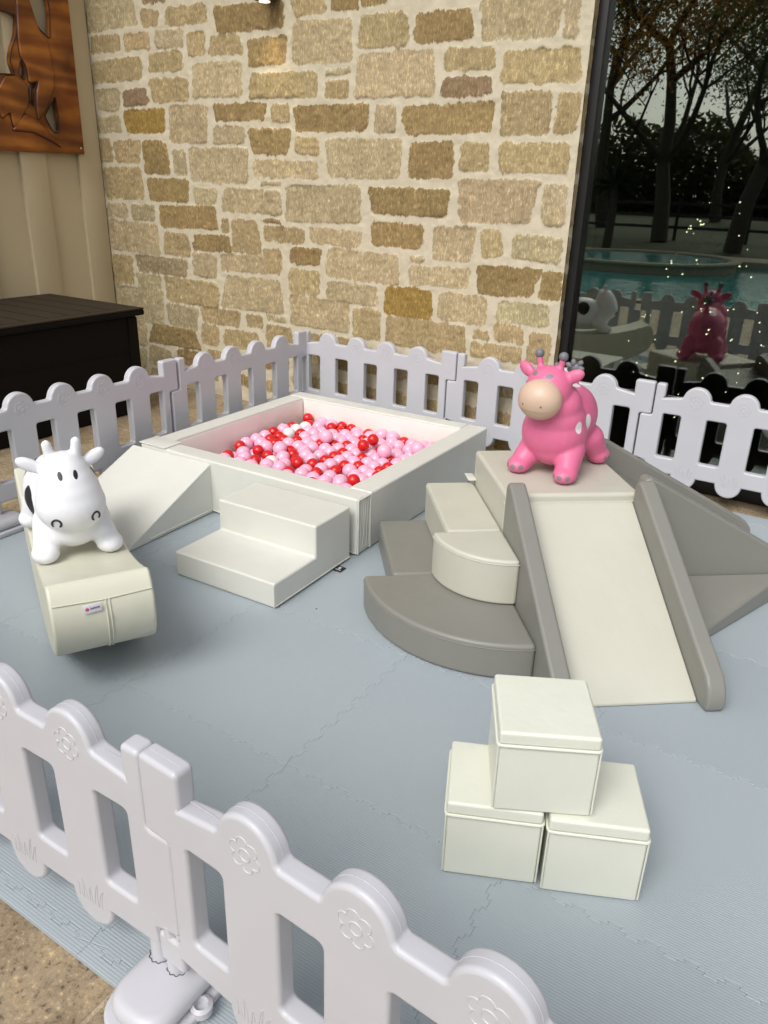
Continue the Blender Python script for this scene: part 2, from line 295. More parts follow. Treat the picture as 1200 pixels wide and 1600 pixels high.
# ================================================================== MAT
mt, t, b = newmat('foam_mat'); p = gpos(t); s = sep(t, p)
c = mixc(t, noise(t, p, 3, 4), (0.332, 0.380, 0.411), (0.362, 0.410, 0.441)); oi_ = N(t, 'ShaderNodeObjectInfo'); c = mixc(t, oi_.outputs['Random'], mixc(t, 1.0, c, (.965, .965, .965), 'MULTIPLY'), mixc(t, 1.0, c, (1.035, 1.03, 1.025), 'MULTIPLY'))
c = mixc(t, 1.0, c, ramp(t, noise(t, p, 28, 6, .8), [(.25, (.90, .89, .87)), (.36, (1, 1, 1))]), 'MULTIPLY'); t.links.new(c, b.inputs['Base Color'])
b.inputs['Roughness'].default_value = 0.55; b.inputs['Specular IOR Level'].default_value = 0.4
wu = mth(t, 'SINE', mth(t, 'MULTIPLY', s[0], 2 * PI / .0125)); wv = mth(t, 'SINE', mth(t, 'MULTIPLY', s[1], 2 * PI / .0062))
hh = mth(t, 'ADD', mth(t, 'MULTIPLY', wv, .7), mth(t, 'MULTIPLY', wu, .35))
n1 = bump(t, None, noise(t, p, 500, 2), 0.12, 0.001)
bump(t, b, hh, 0.24, 0.0012, n1)
MAT = mt
def teeth(n_units, L, amp=.0085):
    """dovetailed jigsaw edge along x from 0 to L as (x, offset) points"""
    out = []; k = 8; per = L / k
    for i in range(k):
        x = i * per
        out += [(x + per * u, o) for u, o in ((.10, 0), (.055, amp), (.445, amp), (.40, 0), (.60, 0), (.555, -amp), (.945, -amp), (.90, 0))]
    # keep the ends clean
    out = [q for q in out if .012 < q[0] < L - .012]
    return [(0, 0)] + out + [(L, 0)]
TEETH = teeth(1, .6)
root = thing('foam_play_mat', 'blue grey foam play mat of jigsaw tiles covering the floor inside the picket fence', 'play mat', (0, 0, 0))
def edge(p0, p1, tooth):
    p0 = Vector(p0); p1 = Vector(p1); d = (p1 - p0); L = d.length; d.normalize(); n = Vector((-d.y, d.x))
    if not tooth: return [p0]
    return [p0 + d * x + n * o for x, o in TEETH[:-1]]
def tile_poly(x0, x1, y0, y1, te):
    # each seam is described once in +x / +y sense so that neighbours match
    pts = []
    def seam(a, c, tooth, rev):
        if not tooth: return [Vector(a)]
        q = edge(a, c, True) + [Vector(c)]
        if rev: q = q[::-1]
        return q[:-1]
    pts += seam((x0, y0), (x1, y0), te[0], False)
    pts += seam((x1, y0), (x1, y1), te[1], False)
    pts += seam((x0, y1), (x1, y1), True, True) if te[2] else [Vector((x1, y1))]
    pts += seam((x0, y0), (x0, y1), True, True) if te[3] else [Vector((x0, y1))]
    return pts
def tile_mesh(pts, wob=0.0):
    n = len(pts); ins = []
    for i in range(n):
        a = pts[i - 1]; q = pts[i]; c = pts[(i + 1) % n]
        d0 = (q - a).normalized(); d1 = (c - q).normalized(); n0 = Vector((-d0.y, d0.x)); n1 = Vector((-d1.y, d1.x))
        k = n0 + n1
        if k.length < .2: k = n0
        k.normalize(); ins.append(k / max(.45, k.dot(n0)))
    bm = BM()
    def z(q): return 0.0008 * math.sin(q.x * 5 + q.y * 3) * wob
    r0 = [bm.verts.new((q.x + i.x * .0016, q.y + i.y * .0016, 0)) for q, i in zip(pts, ins)]
    r1 = [bm.verts.new((q.x + i.x * .0002, q.y + i.y * .0002, -.0008)) for q, i in zip(pts, ins)]
    r2 = [bm.verts.new((q.x + i.x * .0001, q.y + i.y * .0001, -.0125)) for q, i in zip(pts, ins)]
    bm.faces.new(r0)
    for A, B in ((r0, r1), (r1, r2)):
        for i in range(n): bm.faces.new((A[i], B[i], B[(i + 1) % n], A[(i + 1) % n]))
    return bm
XS = [-1.8 + .6 * i for i in range(7)]; YS = [-.6 + .6 * j for j in range(6)]
for i in range(6):
    for j in range(5):
        o = obj('mat_tile', tile_mesh(tile_poly(XS[i], XS[i + 1], YS[j], YS[j + 1], (1, 1, 1, 1))), MAT, root, 20)
for i in range(6):   # border strips
    o = obj('edge_strip', tile_mesh(tile_poly(XS[i], XS[i + 1], -.632, -.6, (0, 0, 1, 0))), MAT, root, 20)
    o = obj('edge_strip', tile_mesh(tile_poly(XS[i], XS[i + 1], 2.4, 2.50, (1, 0, 0, 0))), MAT, root, 20)
for j in range(5):
    o = obj('edge_strip', tile_mesh(tile_poly(-1.832, -1.8, YS[j], YS[j + 1], (0, 1, 0, 0))), MAT, root, 20)

# ================================================================== STONE WALL
ST = [tuple(float(v) / 1000 for v in q.split(',')[:4]) + (q.split(',')[4],) for q in STONES.split(';')]
WX0, WX1, WZ0, WZ1, WY = -3.76, -0.352, -0.02, 3.05, 2.64
def free(bx):
    return all(bx[2] < s[0] or bx[0] > s[2] or bx[3] < s[1] or bx[1] > s[3] for s in ST)
def fill_rows(z0, z1, lo, hi):
    z = z0
    while z < z1 - .03:
        h = min(rnd.uniform(lo, hi), z1 - z); x = WX0 + rnd.uniform(0, .1)
        while x < WX1:
            w = rnd.uniform(.12, .42); bx = (x + .012, z + .012, min(x + w - .012, WX1 + .02), z + h - .012)
            if bx[2] - bx[0] > .06 and free((bx[0] - .02, bx[1] - .015, bx[2] + .02, bx[3] + .015)): ST.append(bx + (rnd.choice('ttppgd'),)); x += w
            else: x += .03
        z += h
fill_rows(2.40, 3.05, .11, .2)
for zz in (.30, .22, .14, .07, 0.0): fill_rows(zz, zz + .12, .1, .12)
TINT = {'p': (0.390, 0.315, 0.192), 't': (0.350, 0.270, 0.148), 'd': (0.262, 0.188, 0.086), 'g': (0.368, 0.306, 0.186), 'r': (0.240, 0.168, 0.100), 'o': (0.270, 0.180, 0.052), 's': (0.27, 0.215, 0.130)}
def vnoise(shape, cell, seed):
    r = np.random.default_rng(seed); ny, nx = shape; gy, gx = int(ny / cell) + 3, int(nx / cell) + 3
    g = r.standard_normal((gy, gx)); y = np.arange(ny) / cell; x = np.arange(nx) / cell
    iy = y.astype(int); ix = x.astype(int); fy = (y - iy)[:, None]; fx = (x - ix)[None]
    fy = fy * fy * (3 - 2 * fy); fx = fx * fx * (3 - 2 * fx)
    a = g[iy][:, ix]; bb = g[iy][:, ix + 1]; cc = g[iy + 1][:, ix]; dd = g[iy + 1][:, ix + 1]
    return (a * (1 - fx) + bb * fx) * (1 - fy) + (cc * (1 - fx) + dd * fx) * fy
def stone_grid(name, x0, x1, z0, z1, step, stones, place, seed):
    nx = int((x1 - x0) / step) + 1; nz = int((z1 - z0) / step) + 1
    X = np.linspace(x0, x1, nx); Z = np.linspace(z0, z1, nz); sh = (nz, nx)
    warp = vnoise(sh, .03 / step, seed) * .0035 + vnoise(sh, .012 / step, seed + 1) * .003
    sdf = np.full(sh, .05); tint = np.zeros(sh + (3,)); tint[:] = TINT['t']; hgt = np.zeros(sh)
    rg = np.random.default_rng(seed)
    for k, (a, b0, c0, d0, cl) in enumerate(stones):
        i0 = max(0, int((a - .06 - x0) / step)); i1 = min(nx, int((c0 + .06 - x0) / step) + 1); j0 = max(0, int((b0 - .06 - z0) / step)); j1 = min(nz, int((d0 + .06 - z0) / step) + 1)
        if i1 <= i0 or j1 <= j0: continue
        gx = X[None, i0:i1]; gz = Z[j0:j1, None]
        cx, cz = (a + c0) / 2, (b0 + d0) / 2; hw, hh_ = (c0 - a) / 2, (d0 - b0) / 2
        sk = rg.normal(0, .05); tp = rg.normal(0, .05)      # a little skew and taper per stone
        lx = (gx - cx) * (1 + tp * (gz - cz) / max(hh_, .03)) + sk * (gz - cz); lz = (gz - cz) + rg.normal(0, .02) * (gx - cx)
        r = min(.022 + rg.uniform(0, .014), hw * .5, hh_ * .5)
        qx = np.abs(lx) - hw + r; qz = np.abs(lz) - hh_ + r
        d = np.hypot(np.maximum(qx, 0), np.maximum(qz, 0)) + np.minimum(np.maximum(qx, qz), 0) - r + warp[j0:j1, i0:i1]
        m_ = d < sdf[j0:j1, i0:i1]
        col = np.array(TINT[cl]) * rg.uniform(.92, 1.09) * (1 + rg.normal(0, .010, 3))
        tint[j0:j1, i0:i1][m_] = col; sdf[j0:j1, i0:i1][m_] = d[m_]
        pr = np.clip(-d / .008, 0, 1); pr = pr * pr * (3 - 2 * pr)
        tilt = rg.normal(0, .02) * (gx - cx) + rg.normal(0, .03) * (gz - cz)
        hs_ = pr * (.0012 + rg.uniform(0, .0030) + tilt * .6 + rg.normal(0, .0008)); hgt[j0:j1, i0:i1] = np.where(m_, hs_, hgt[j0:j1, i0:i1])
    mask = np.clip(-sdf / .01, 0, 1)
    hgt += mask * (vnoise(sh, .045 / step, seed + 2) * .0013 - np.abs(vnoise(sh, .03 / step, seed + 5)) * .0014 + vnoise(sh, .016 / step, seed + 3) * .0014 + .001) + (1 - mask) * (vnoise(sh, .06 / step, seed + 4) * .0018 + vnoise(sh, .02 / step, seed + 6) * .0009 + .0018)
    gxx, gzz = np.meshgrid(X, Z); co = place(gxx, gzz, hgt).reshape(-1, 3)
    idx = np.arange(nx * nz).reshape(nz, nx); f = np.stack([idx[:-1, :-1], idx[:-1, 1:], idx[1:, 1:], idx[1:, :-1]], -1).reshape(-1, 4)
    me = bpy.data.meshes.new(name); me.vertices.add(len(co)); me.vertices.foreach_set('co', co.astype(np.float32).ravel())
    me.loops.add(f.size); me.loops.foreach_set('vertex_index', f.astype(np.int32).ravel()); me.polygons.add(len(f))
    me.polygons.foreach_set('loop_start', np.arange(0, f.size, 4, dtype=np.int32)); me.update(calc_edges=True); me.validate()
    at = me.attributes.new('sdf', 'FLOAT', 'POINT'); at.data.foreach_set('value', sdf.astype(np.float32).ravel())
    at = me.attributes.new('tint', 'FLOAT_COLOR', 'POINT'); at.data.foreach_set('color', np.concatenate([tint, np.ones(sh + (1,))], -1).astype(np.float32).ravel())
    for q in me.polygons: q.use_smooth = True
    return me
mt, t, b = newmat('limestone_wall'); p = gpos(t)
a1 = N(t, 'ShaderNodeAttribute', attribute_name='sdf'); a2 = N(t, 'ShaderNodeAttribute', attribute_name='tint')
str_ = N(t, 'ShaderNodeMapping'); t.links.new(p, str_.inputs[0]); str_.inputs['Scale'].default_value = (1.0, 1.0, 0.42)
nf = noise(t, p, 110, 5, .65); streak = noise(t, str_.outputs[0], 62, 5, .7); s2m = N(t, 'ShaderNodeMapping'); t.links.new(p, s2m.inputs[0]); s2m.inputs['Scale'].default_value = (1, 1, .33); st2 = noise(t, s2m.outputs[0], 135, 4, .75)
big = noise(t, str_.outputs[0], 11, 4, .6)
e = mth(t, 'ADD', a1.outputs['Fac'], mth(t, 'MULTIPLY', mth(t, 'SUBTRACT', streak, .5), .024))
e = mth(t, 'ADD', e, mth(t, 'MULTIPLY', mth(t, 'SUBTRACT', st2, .5), .022))
e = mth(t, 'ADD', e, mth(t, 'MULTIPLY', mth(t, 'SUBTRACT', nf, .5), .012))
k = N(t, 'ShaderNodeMapRange'); t.links.new(e, k.inputs[0]); k.inputs[1].default_value = .002; k.inputs[2].default_value = -.003
sv = ramp(t, streak, [(.27, (.72, .70, .66)), (.45, (.97, .97, .96)), (.58, (1.04, 1.04, 1.04)), (.70, (1.5, 1.5, 1.5))])
sc_ = mixc(t, 1.0, a2.outputs['Color'], sv, 'MULTIPLY'); sc_ = mixc(t, 1.0, sc_, ramp(t, st2, [(.30, (.80, .79, .77)), (.45, (.97, .97, .97)), (.55, (1.03, 1.03, 1.03)), (.63, (1.62, 1.6, 1.5))]), 'MULTIPLY')
sc_ = mixc(t, 1.0, sc_, ramp(t, big, [(.3, (.86, .85, .82)), (.7, (1.14, 1.13, 1.12))]), 'MULTIPLY')
mo = ramp(t, noise(t, p, 16, 6, .65), [(.3, (.52, .46, .335)), (.7, (.61, .545, .41))])
t.links.new(mixc(t, k.outputs[0], mo, sc_), b.inputs['Base Color']); b.inputs['Roughness'].default_value = .86; b.inputs['Specular IOR Level'].default_value = .2
n1 = bump(t, None, k.outputs[0], .35, .004); n2 = bump(t, None, st2, .5, .005, n1); bump(t, b, nf, .45, .004, n2)
STONE = mt
wall = thing('stone_wall', 'rough cream and tan limestone wall with wide pale mortar joints behind the fence', 'wall', (-2, WY + .1, 0))
me = stone_grid('stonework', WX0, WX1, WZ0, WZ1, .0072, ST, lambda x, z, h: np.stack([x, WY - h, z], -1), 21)
o = obj('stonework', me, STONE, wall, 180); o.matrix_parent_inverse = Matrix.Translation((2, -WY - .1, 0))
RS = [(-.03, s[1], .05, s[3], s[4]) for s in ST if s[2] > WX1 - .07]
me = stone_grid('stone_return', 0.0, 0.20, WZ0, WZ1, .008, RS, lambda x, z, h: np.stack([WX1 + h * .6, WY + x, z], -1), 33)
o = obj('stone_return', me, STONE, wall, 180); o.matrix_parent_inverse = Matrix.Translation((2, -WY - .1, 0))
bm = BM(); add_box(bm, WX0, WX1 - .004, WY + .006, WY + .4, WZ0, WZ1)
o = obj('wall_core', bm, plain('mortar_core', (.4, .34, .25), .9), wall); o.matrix_parent_inverse = Matrix.Translation((2, -WY - .1, 0))

# ================================================================== SIDING WALL (board and batten)
SX = -3.72
SID = plain('tan_siding', (0.56, 0.465, 0.30), .55, 0, .06, 3, .08, 40)
sw = thing('siding_wall', 'tan board and batten siding wall at the left beside the stone', 'wall', (SX, 1.0, 0))
bm = BM(); add_box(bm, SX - .2, SX, -1.6, WY, -.02, 3.05)
o = obj('siding_board', bm, SID, sw); o.matrix_parent_inverse = Matrix.Translation((-SX, -1, 0))
for y0, y1, th in ((2.452, WY - .012, .028), (2.02, 2.20, .030), (1.60, 1.752, .030), (1.17, 1.32, .030), (.74, .89, .030), (.31, .46, .030), (-.12, .03, .030), (-.55, -.4, .030), (-.98, -.83, .030), (-1.41, -1.26, .030)):
    bm = BM(); add_box(bm, SX - .01, SX + th, y0, y1, -.01, 3.04, .003, 2)
    o = obj('batten', bm, SID, sw); o.matrix_parent_inverse = Matrix.Translation((-SX, -1, 0))

# ================================================================== WINDOW
VG = 2.745
win = thing('picture_window', 'tall dark glass window in a black frame mirroring the pool and trees', 'window', (1.3, VG, 0))
inv = Matrix.Translation((-1.3, -VG, 0))
bm = BM()
add_box(bm, -.400, -.362 + .006, 2.675, 2.80, -.01, 3.05, .003, 2)
add_box(bm, -.354, -.305, 2.688, 2.79, -.01, 3.05, .003, 2)
o = obj('jamb', bm, DARKM, win); o.matrix_parent_inverse = inv
bm = BM(); add_box(bm, 3.2, 3.3, 2.68, 2.80, -.01, 3.05, .003, 2); o = obj('jamb', bm, DARKM, win); o.matrix_parent_inverse = inv
bm = BM(); add_box(bm, -.304, 3.199, 2.688, 2.79, -.01, .055, .003, 2); o = obj('sill', bm, DARKM, win); o.matrix_parent_inverse = inv
bm = BM(); add_box(bm, -.304, 3.199, 2.688, 2.79, 2.98, 3.05, .003, 2); o = obj('head', bm, DARKM, win); o.matrix_parent_inverse = inv
mt = bpy.data.materials.new('window_glass'); mt.use_nodes = True; t = mt.node_tree; t.nodes.clear()
fr = N(t, 'ShaderNodeFresnel'); fr.inputs['IOR'].default_value = 2.3
gl = N(t, 'ShaderNodeBsdfGlossy'); gl.inputs['Roughness'].default_value = 0.010; gl.inputs['Color'].default_value = (.95, 1, .97, 1)
tr = N(t, 'ShaderNodeBsdfTransparent'); tr.inputs['Color'].default_value = (.72, .74, .66, 1)
mx = N(t, 'ShaderNodeMixShader'); om = N(t, 'ShaderNodeOutputMaterial')
t.links.new(fr.outputs[0], mx.inputs[0]); t.links.new(tr.outputs[0], mx.inputs[1]); t.links.new(gl.outputs[0], mx.inputs[2]); t.links.new(mx.outputs[0], om.inputs[0])
GLASS = mt
for y in (VG - .011, VG + .007):
    bm = BM(); add_box(bm, -.31, 3.21, y, y + .004, .05, 2.985); o = obj('pane', bm, GLASS, win); o.matrix_parent_inverse = inv
# the dark room behind the glass
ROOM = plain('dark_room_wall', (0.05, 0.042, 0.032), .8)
bm = BM()
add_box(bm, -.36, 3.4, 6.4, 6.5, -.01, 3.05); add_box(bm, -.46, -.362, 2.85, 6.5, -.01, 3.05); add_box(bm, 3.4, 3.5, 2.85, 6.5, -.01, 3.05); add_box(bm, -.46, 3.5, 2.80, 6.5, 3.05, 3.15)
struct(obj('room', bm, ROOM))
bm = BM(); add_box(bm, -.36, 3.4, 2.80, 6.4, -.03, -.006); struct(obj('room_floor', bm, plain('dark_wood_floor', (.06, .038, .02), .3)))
bm = BM(); add_box(bm, 3.3, 4.2, 2.64, 3.0, -.02, 3.05); o = obj('side_wall', bm, SID); tag(o, 'plain tan wall at the far side of the window, outside the picture', 'wall')

bm = BM(); add_box(bm, -4.2, 5.0, 2.1, 2.95, 3.12, 3.24); struct(obj('unseen_eave', bm, plain('soffit_paint', (.42, .36, .27), .7)))  # unseen roof strip, its depth shaped to darken the tops of the walls

# ================================================================== FENCE
PL = 1.054; PIT = (.192, .397, .601, .810)
def arc(cx, cz, r, a0, a1, n=14): return [(cx + r * math.cos(a0 + (a1 - a0) * i / n), cz + r * math.sin(a0 + (a1 - a0) * i / n)) for i in range(n + 1)]
def panel_board():
    P = [(-.053, .155), (-.053, .388), (.003, .388), (.003, .543), (.048, .543), (.048, .487)]
    P = fillet(P, .0125, 6)
    up = []
    for c in PIT:
        up += [(c - .0625 - .006, .487), (c - .0625, .492)] + arc(c, .4825, .0625, PI * .93, PI * .07)[0:] + [(c + .0625, .492), (c + .0625 + .006, .487)]
    R = fillet([(.958, .487), (.958, .545), (PL - .003, .545), (PL - .003, .388), (PL - .060, .388), (PL - .060, .155), (PL - .003, .155), (PL - .003, .085), (.985, .085), (.985, .110)], .0125, 6)
    dn = []
    for c in PIT[::-1]:
        dn += [(c + .060, .110), (c + .0585, .102)] + arc(c, .108, .058, -.12, -PI + .12) + [(c - .0585, .102), (c - .060, .110)]
    L = [(.020, .110), (.003, .118), (.003, .155)]
    return P + up + R + dn + L
HOLES = []
for c, w in ((.094, .084), (.2945, .088), (.499, .088), (.7055, .088), (.908, .082)):
    HOLES.append(fillet([(c - w / 2, .190), (c + w / 2, .190), (c + w / 2, .402), (c - w / 2, .402)], .012))
bm = plate(panel_board(), HOLES, .0195, .0085, 4)
def emboss(bm, side):
    y = .0193 * side
    for c in PIT:
        cx, cz = c, .478
        add_tube(bm, [(cx + .011 * math.cos(a), cz + .011 * math.sin(a), y) for a in np.linspace(0, 2 * PI, 18, endpoint=False)], .0017, 6, True)
        for q in range(6):
            a = q * PI / 3 + .3; px, pz = cx + .020 * math.cos(a), cz + .020 * math.sin(a)
            add_tube(bm, [(px + .0115 * math.cos(a + u), pz + .0115 * math.sin(a + u), y) for u in np.linspace(-1.75, 1.75, 11)], .0015, 6)
        cz = .125
        for dx, ln, le in ((-.030, .05, -.35), (-.018, .062, -.22), (-.002, .04, .10), (.014, .055, .30), (.028, .042, .5)):
            add_tube(bm, [(c + dx + le * .5 * ln * s_ * s_, cz - .02 + ln * s_, y) for s_ in np.linspace(0, 1, 7)], .0014, 6)
            add_tube(bm, [(c + dx + .009 + le * .4 * ln * s_ * s_ - .006 * s_, cz - .02 + ln * .9 * s_, y) for s_ in np.linspace(0, 1, 7)], .0014, 6)
emboss(bm, 1); emboss(bm, -1)
for c in PIT: add_tube(bm, [(x, z + .0003, 0) for x, z in arc(c, .4825, .0624, PI * .93, PI * .07)], .0005, 4)     # mould parting line
for x0, x1, z in [(a + .07, b_ - .07, .4866) for a, b_ in zip(PIT[:-1], PIT[1:])] + [(.056, .122, .4866), (.88, .95, .4866), (.97, 1.04, .5449)]: add_tube(bm, [(x0, z, 0), (x1, z, 0)], .0005, 4)
rotx = Matrix.Rotation(PI / 2, 4, 'X'); bm.transform(rotx)
board_me = None
def make_panel(label):
    r = thing('picket_fence', label, 'fence panel', (0, 0, 0), 0, 'white picket fence panels')
    o = obj('picket_board', bm, FENCE, r, 45, True)
    for x in (.024, PL - .026):
        b2 = BM(); add_tube(b2, [(x, 0, .02), (x, 0, .175)], .0195, 20); obj('pole', b2, FENCE, r)
    return r
P_BACK1 = 'white picket fence panel between the back corner and the ball pit, against the stone wall'
pan = make_panel(P_BACK1); pan.location = (-1.905, 2.535, 0)
dup(pan, (-.851, 2.535, 0), 0, 'white picket fence panel behind the pink animal where stone meets glass')
dup(pan, (.203, 2.535, 0), 0, 'white picket fence panel in front of the dark window beyond the grey slide')
dup(pan, (-1.885, 1.478, 0), PI / 2, 'white picket fence panel beside the ball pit, running to the back corner')
dup(pan, (-1.885, .418, 0), PI / 2, 'white picket fence panel behind the white cow, in front of the black deck box')
dup(pan, (-1.885, -.640, 0), PI / 2, 'white picket fence panel left of the seesaw, mostly outside the picture')
dup(pan, (.195, -.5685, 0), PI + math.radians(.4), 'white picket fence panel nearest the seesaw end, cut by the photo edge')
dup(pan, (.189 + .955 * PL * math.cos(math.radians(2.9)), -.5685 - .955 * PL * math.sin(math.radians(2.9)), 0), PI - math.radians(2.9), 'largest white picket fence panel, in front of the three stacked blocks')
dup(pan, (-.856, -.572, 0), PI, 'white picket fence panel at the front left corner, mostly outside the picture')
for o in list(COL.objects):
    if o.get('label', '').startswith(('largest white picket', 'white picket fence panel nearest')): o.scale = (.955, 1, 1)
def make_foot(label):
    r = thing('fence_weight', label, 'fence base', (0, 0, 0), 0, 'weighted fence bases')
    b2 = BM(); add_prism(b2, fillet([(-.080, -.105), (.080, -.105), (.080, .115), (-.080, .115)], .072, 10), .0, .022, .006)
    b3 = BM(); add_prism(b3, fillet([(-.067, -.09), (.067, -.09), (.067, .10), (-.067, .10)], .060, 10), .018, .062, .022, 5); merge(b2, b3)
    obj('base_shell', b2, FENCE, r, 40)
    for x in (-.037, .008):
        b2 = BM(); add_tube(b2, [(x + (.0205 + .0015 * math.sin(11 * a)) * math.cos(a), .028 + (.0205 + .0015 * math.sin(11 * a)) * math.sin(a), .0622) for a in np.linspace(0, 2 * PI, 40, endpoint=False)], .0008, 6, True)
        obj('socket_rim', b2, BLACK, r)
    for x, y in ((.076, .012),):
        b2 = BM(); add_lathe(b2, [(.020, .016), (.020, .030), (.013, .034), (.010, .024), (.001, .024)], 24, (x, y, 0)); obj('screw_boss', b2, FENCE, r)
    return r
ft = make_foot('rounded white base under the joint of the two foreground fence panels'); ft.location = (.207, -.598, 0); ft.rotation_euler = (0, 0, 0)
fl_ = dup(ft, (-1.860, .42, 0), 0, 'white fence base on the mat edge left of the white cow')
for ch in list(fl_.children):
    if ch.name.startswith(('screw_boss', 'socket_rim')): bpy.data.objects.remove(ch)

# ================================================================== BALL PIT
pit = thing('ball_pit', 'square cream padded ball pit filled with pink and red balls', 'ball pit', (-.522, 1.089, 0), math.radians(.6))
w, th, H = 1.198, .095, .242
def wall_piece(x0, x1, y0, y1, nm='foam_wall'):
    b = BM(); add_box(b, x0, x1, y0, y1, .001, H, .009, 4); return obj(nm, b, WHITEV, pit, 40, True)
wall_piece(-w, -.0015, 0, th)                      # front
wall_piece(-th - .012, 0, th + .0015, w)           # right
wall_piece(-w, -th - .0135, w - th, w)             # back
wall_piece(-w, -w + th, th + .0015, w - th - .0015) # left
b = BM(); add_box(b, -w + th + .002, -th - .014, th + .003, w - th - .002, .001, .028, .004); obj('floor_pad', b, WHITEV, pit)
LINV = vinyl('blush_white_lining', (.80, .745, .70), .42)
for a_ in ((-w + th + .0005, -w + th + .0045, th + .006, w - th - .006), (-th - .0185, -th - .0145, th + .006, w - th - .006), (-w + th + .006, -th - .02, w - th - .0045, w - th - .0005), (-w + th + .006, -th - .02, th + .0005, th + .0045)):
    b = BM(); add_box(b, *a_, .03, H - .012, .0015, 2); obj('inner_lining', b, LINV, pit)
b = BM()
for pts in ([(0.001, .004, .006), (.001, .004, H - .006)], [(.001, th - .004, .006), (.001, th - .004, H - .006)], [(.001, .004, H - .005), (.001, th - .004, H - .005)], [(-w + .004, -.001, .010), (-.004, -.001, .010)]):
    add_tube(b, pts, .0035, 8)
# loose wrinkled corner flap
for q in range(5):
    y = .02 + q * .015; add_tube(b, [(.0006, y, .02), (.0016, y + .006 * math.sin(q * 2.1), .09), (.0006, y + .004, .17), (.0004, y + .01 * math.sin(q), H - .012)], .0018, 6)
obj('piping', b, WHITEV, pit)
b = BM(); add_prism(b, [(-w - .004, -.004), (-w + .16, -.004), (-w + .16, th + .01), (-w - .004, th + .01)], H + .001, H + .006, .002); obj('corner_flap', b, WHITEV, pit)
PINK = plain('pink_ball_plastic', (0.85, 0.44, 0.59), .16, 0, .06, 25); REDB = plain('red_ball_plastic', (0.62, 0.012, 0.014), .2, 0, .06, 25); WHB = plain('white_ball_plastic', (.80, .74, .74), .25, 0, .03)
def ball_mesh(r, m_):
    b = BM(); bmesh.ops.create_uvsphere(b, u_segments=24, v_segments=16, radius=r)
    add_tube(b, [((r - .0003) * math.cos(a), (r - .0003) * math.sin(a), 0) for a in np.linspace(0, 2 * PI, 28, endpoint=False)], .0006, 4, True)
    me = bpy.data.meshes.new('ball'); b.to_mesh(me); b.free(); me.materials.append(m_)
    for q in me.polygons: q.use_smooth = True
    return me
BMESH = {'p': ball_mesh(.0355, PINK), 'r': ball_mesh(.0295, REDB), 'w': ball_mesh(.0355, WHB)}
BL = {'p': 'glossy pale pink plastic ball lying in the heap of the ball pit', 'r': 'small glossy red plastic ball lying in the heap of the ball pit', 'w': 'white plastic ball lying among the pink balls in the ball pit'}
BG = {'p': 'pink balls in the ball pit', 'r': 'red balls in the ball pit', 'w': 'white balls in the ball pit'}
for q in BALLS.split(';'):
    x, y, z, k = q.split(','); o = bpy.data.objects.new('ball', BMESH[k]); COL.objects.link(o)
    o.location = (int(x) / 1000, int(y) / 1000, int(z) / 1000 + .001); o.rotation_euler = (rnd.uniform(0, 6), rnd.uniform(0, 6), rnd.uniform(0, 6)); tag(o, BL[k], 'ball', BG[k])

# ================================================================== STEP AND RAMP
st = thing('foam_step', 'cream two tier foam step in front of the ball pit', 'foam step', (-.984, .569, 0), math.radians(1.5))
b = BM(); prof = [(0, 0.001), (.474, .001), (.474, .224), (.244, .224), (.244, .099), (0, .099)]
add_prism(b, prof, 0, .464, .008, 4)          # profile in (y,z), length along x
mt_ = Matrix(((0, 0, 1, 0), (1, 0, 0, 0), (0, 1, 0, 0), (0, 0, 0, 1))); b.transform(mt_)
obj('step_body', b, WHITEV, st, 40, True)
b = BM(); add_tube(b, [(.465, .006, .011), (.465, .47, .011)], .0028, 8); add_tube(b, [(.462, -.001, .008), (.462, -.001, .092)], .0022, 8); obj('piping', b, WHITEV, st)
TAGB = plain('black_label', (.02, .02, .02), .6)
b = BM(); add_box(b, .466, .500, .352, .392, .002, .005, .001); tg = obj('label_tab', b, TAGB, st)
b = BM(); add_box(b, .472, .494, .360, .364, .005, .0056); add_box(b, .476, .486, .370, .384, .005, .0056); obj('label_print', b, plain('label_white', (.7, .7, .7), .6), tg)
rp = thing('foam_ramp', 'cream foam wedge ramp leading up to the ball pit behind the white cow', 'foam ramp', (-1.742, .566, 0), math.radians(2))
b = BM(); add_prism(b, [(0, .001), (.505, .001), (.505, .226), (.495, .226), (0, .012)], 0, .47, .006, 3); b.transform(mt_)
obj('wedge', b, WHITEV, rp, 40, True)
b = BM(); add_tube(b, [(.471, .12, .016), (.471, .50, .016)], .0026, 8); add_tube(b, [(.471, .12, .016), (.4705, .12, .040)], .0015, 8); obj('piping', b, WHITEV, rp)

# ================================================================== BLOCKS
def make_block(label):
    r = thing('foam_block', label, 'foam block', (0, 0, 0), 0, 'three stacked cream foam blocks')
    s_ = .197; b = BM(); add_box(b, 0, s_, 0, s_, .001, s_ * .845, .006, 3); obj('block_body', b, CREAMB, r, 40, True)
    b = BM(); add_box(b, -.0008, s_ + .0008, -.0008, s_ + .0008, s_ * .842, s_, .007, 4); lid = obj('block_top', b, CREAMB, r, 40, True)
    z = s_ * .843; e_ = .0022; k = .012
    ring = fillet([(-e_, -e_), (s_ + e_, -e_), (s_ + e_, s_ + e_), (-e_, s_ + e_)], .010, 4)
    b = BM(); add_tube(b, [(x, y, z) for x, y in ring], .0036, 8, True)
    for x, y in ((s_, 0), (0, 0)): add_tube(b, [(x + (.001 if x else -.001), y - .001, .01), (x + (.001 if x else -.001), y - .001, s_ - .034)], .0020, 8)
    obj('piping', b, CREAMB, r)
    return r
CREAMB = vinyl('block_vinyl', (0.68, 0.69, 0.60), .36)
bk = make_block('cream foam cube at the lower left of the stack of three'); bk.location = (.490, -.075, 0); bk.rotation_euler = (0, 0, math.radians(24.4))
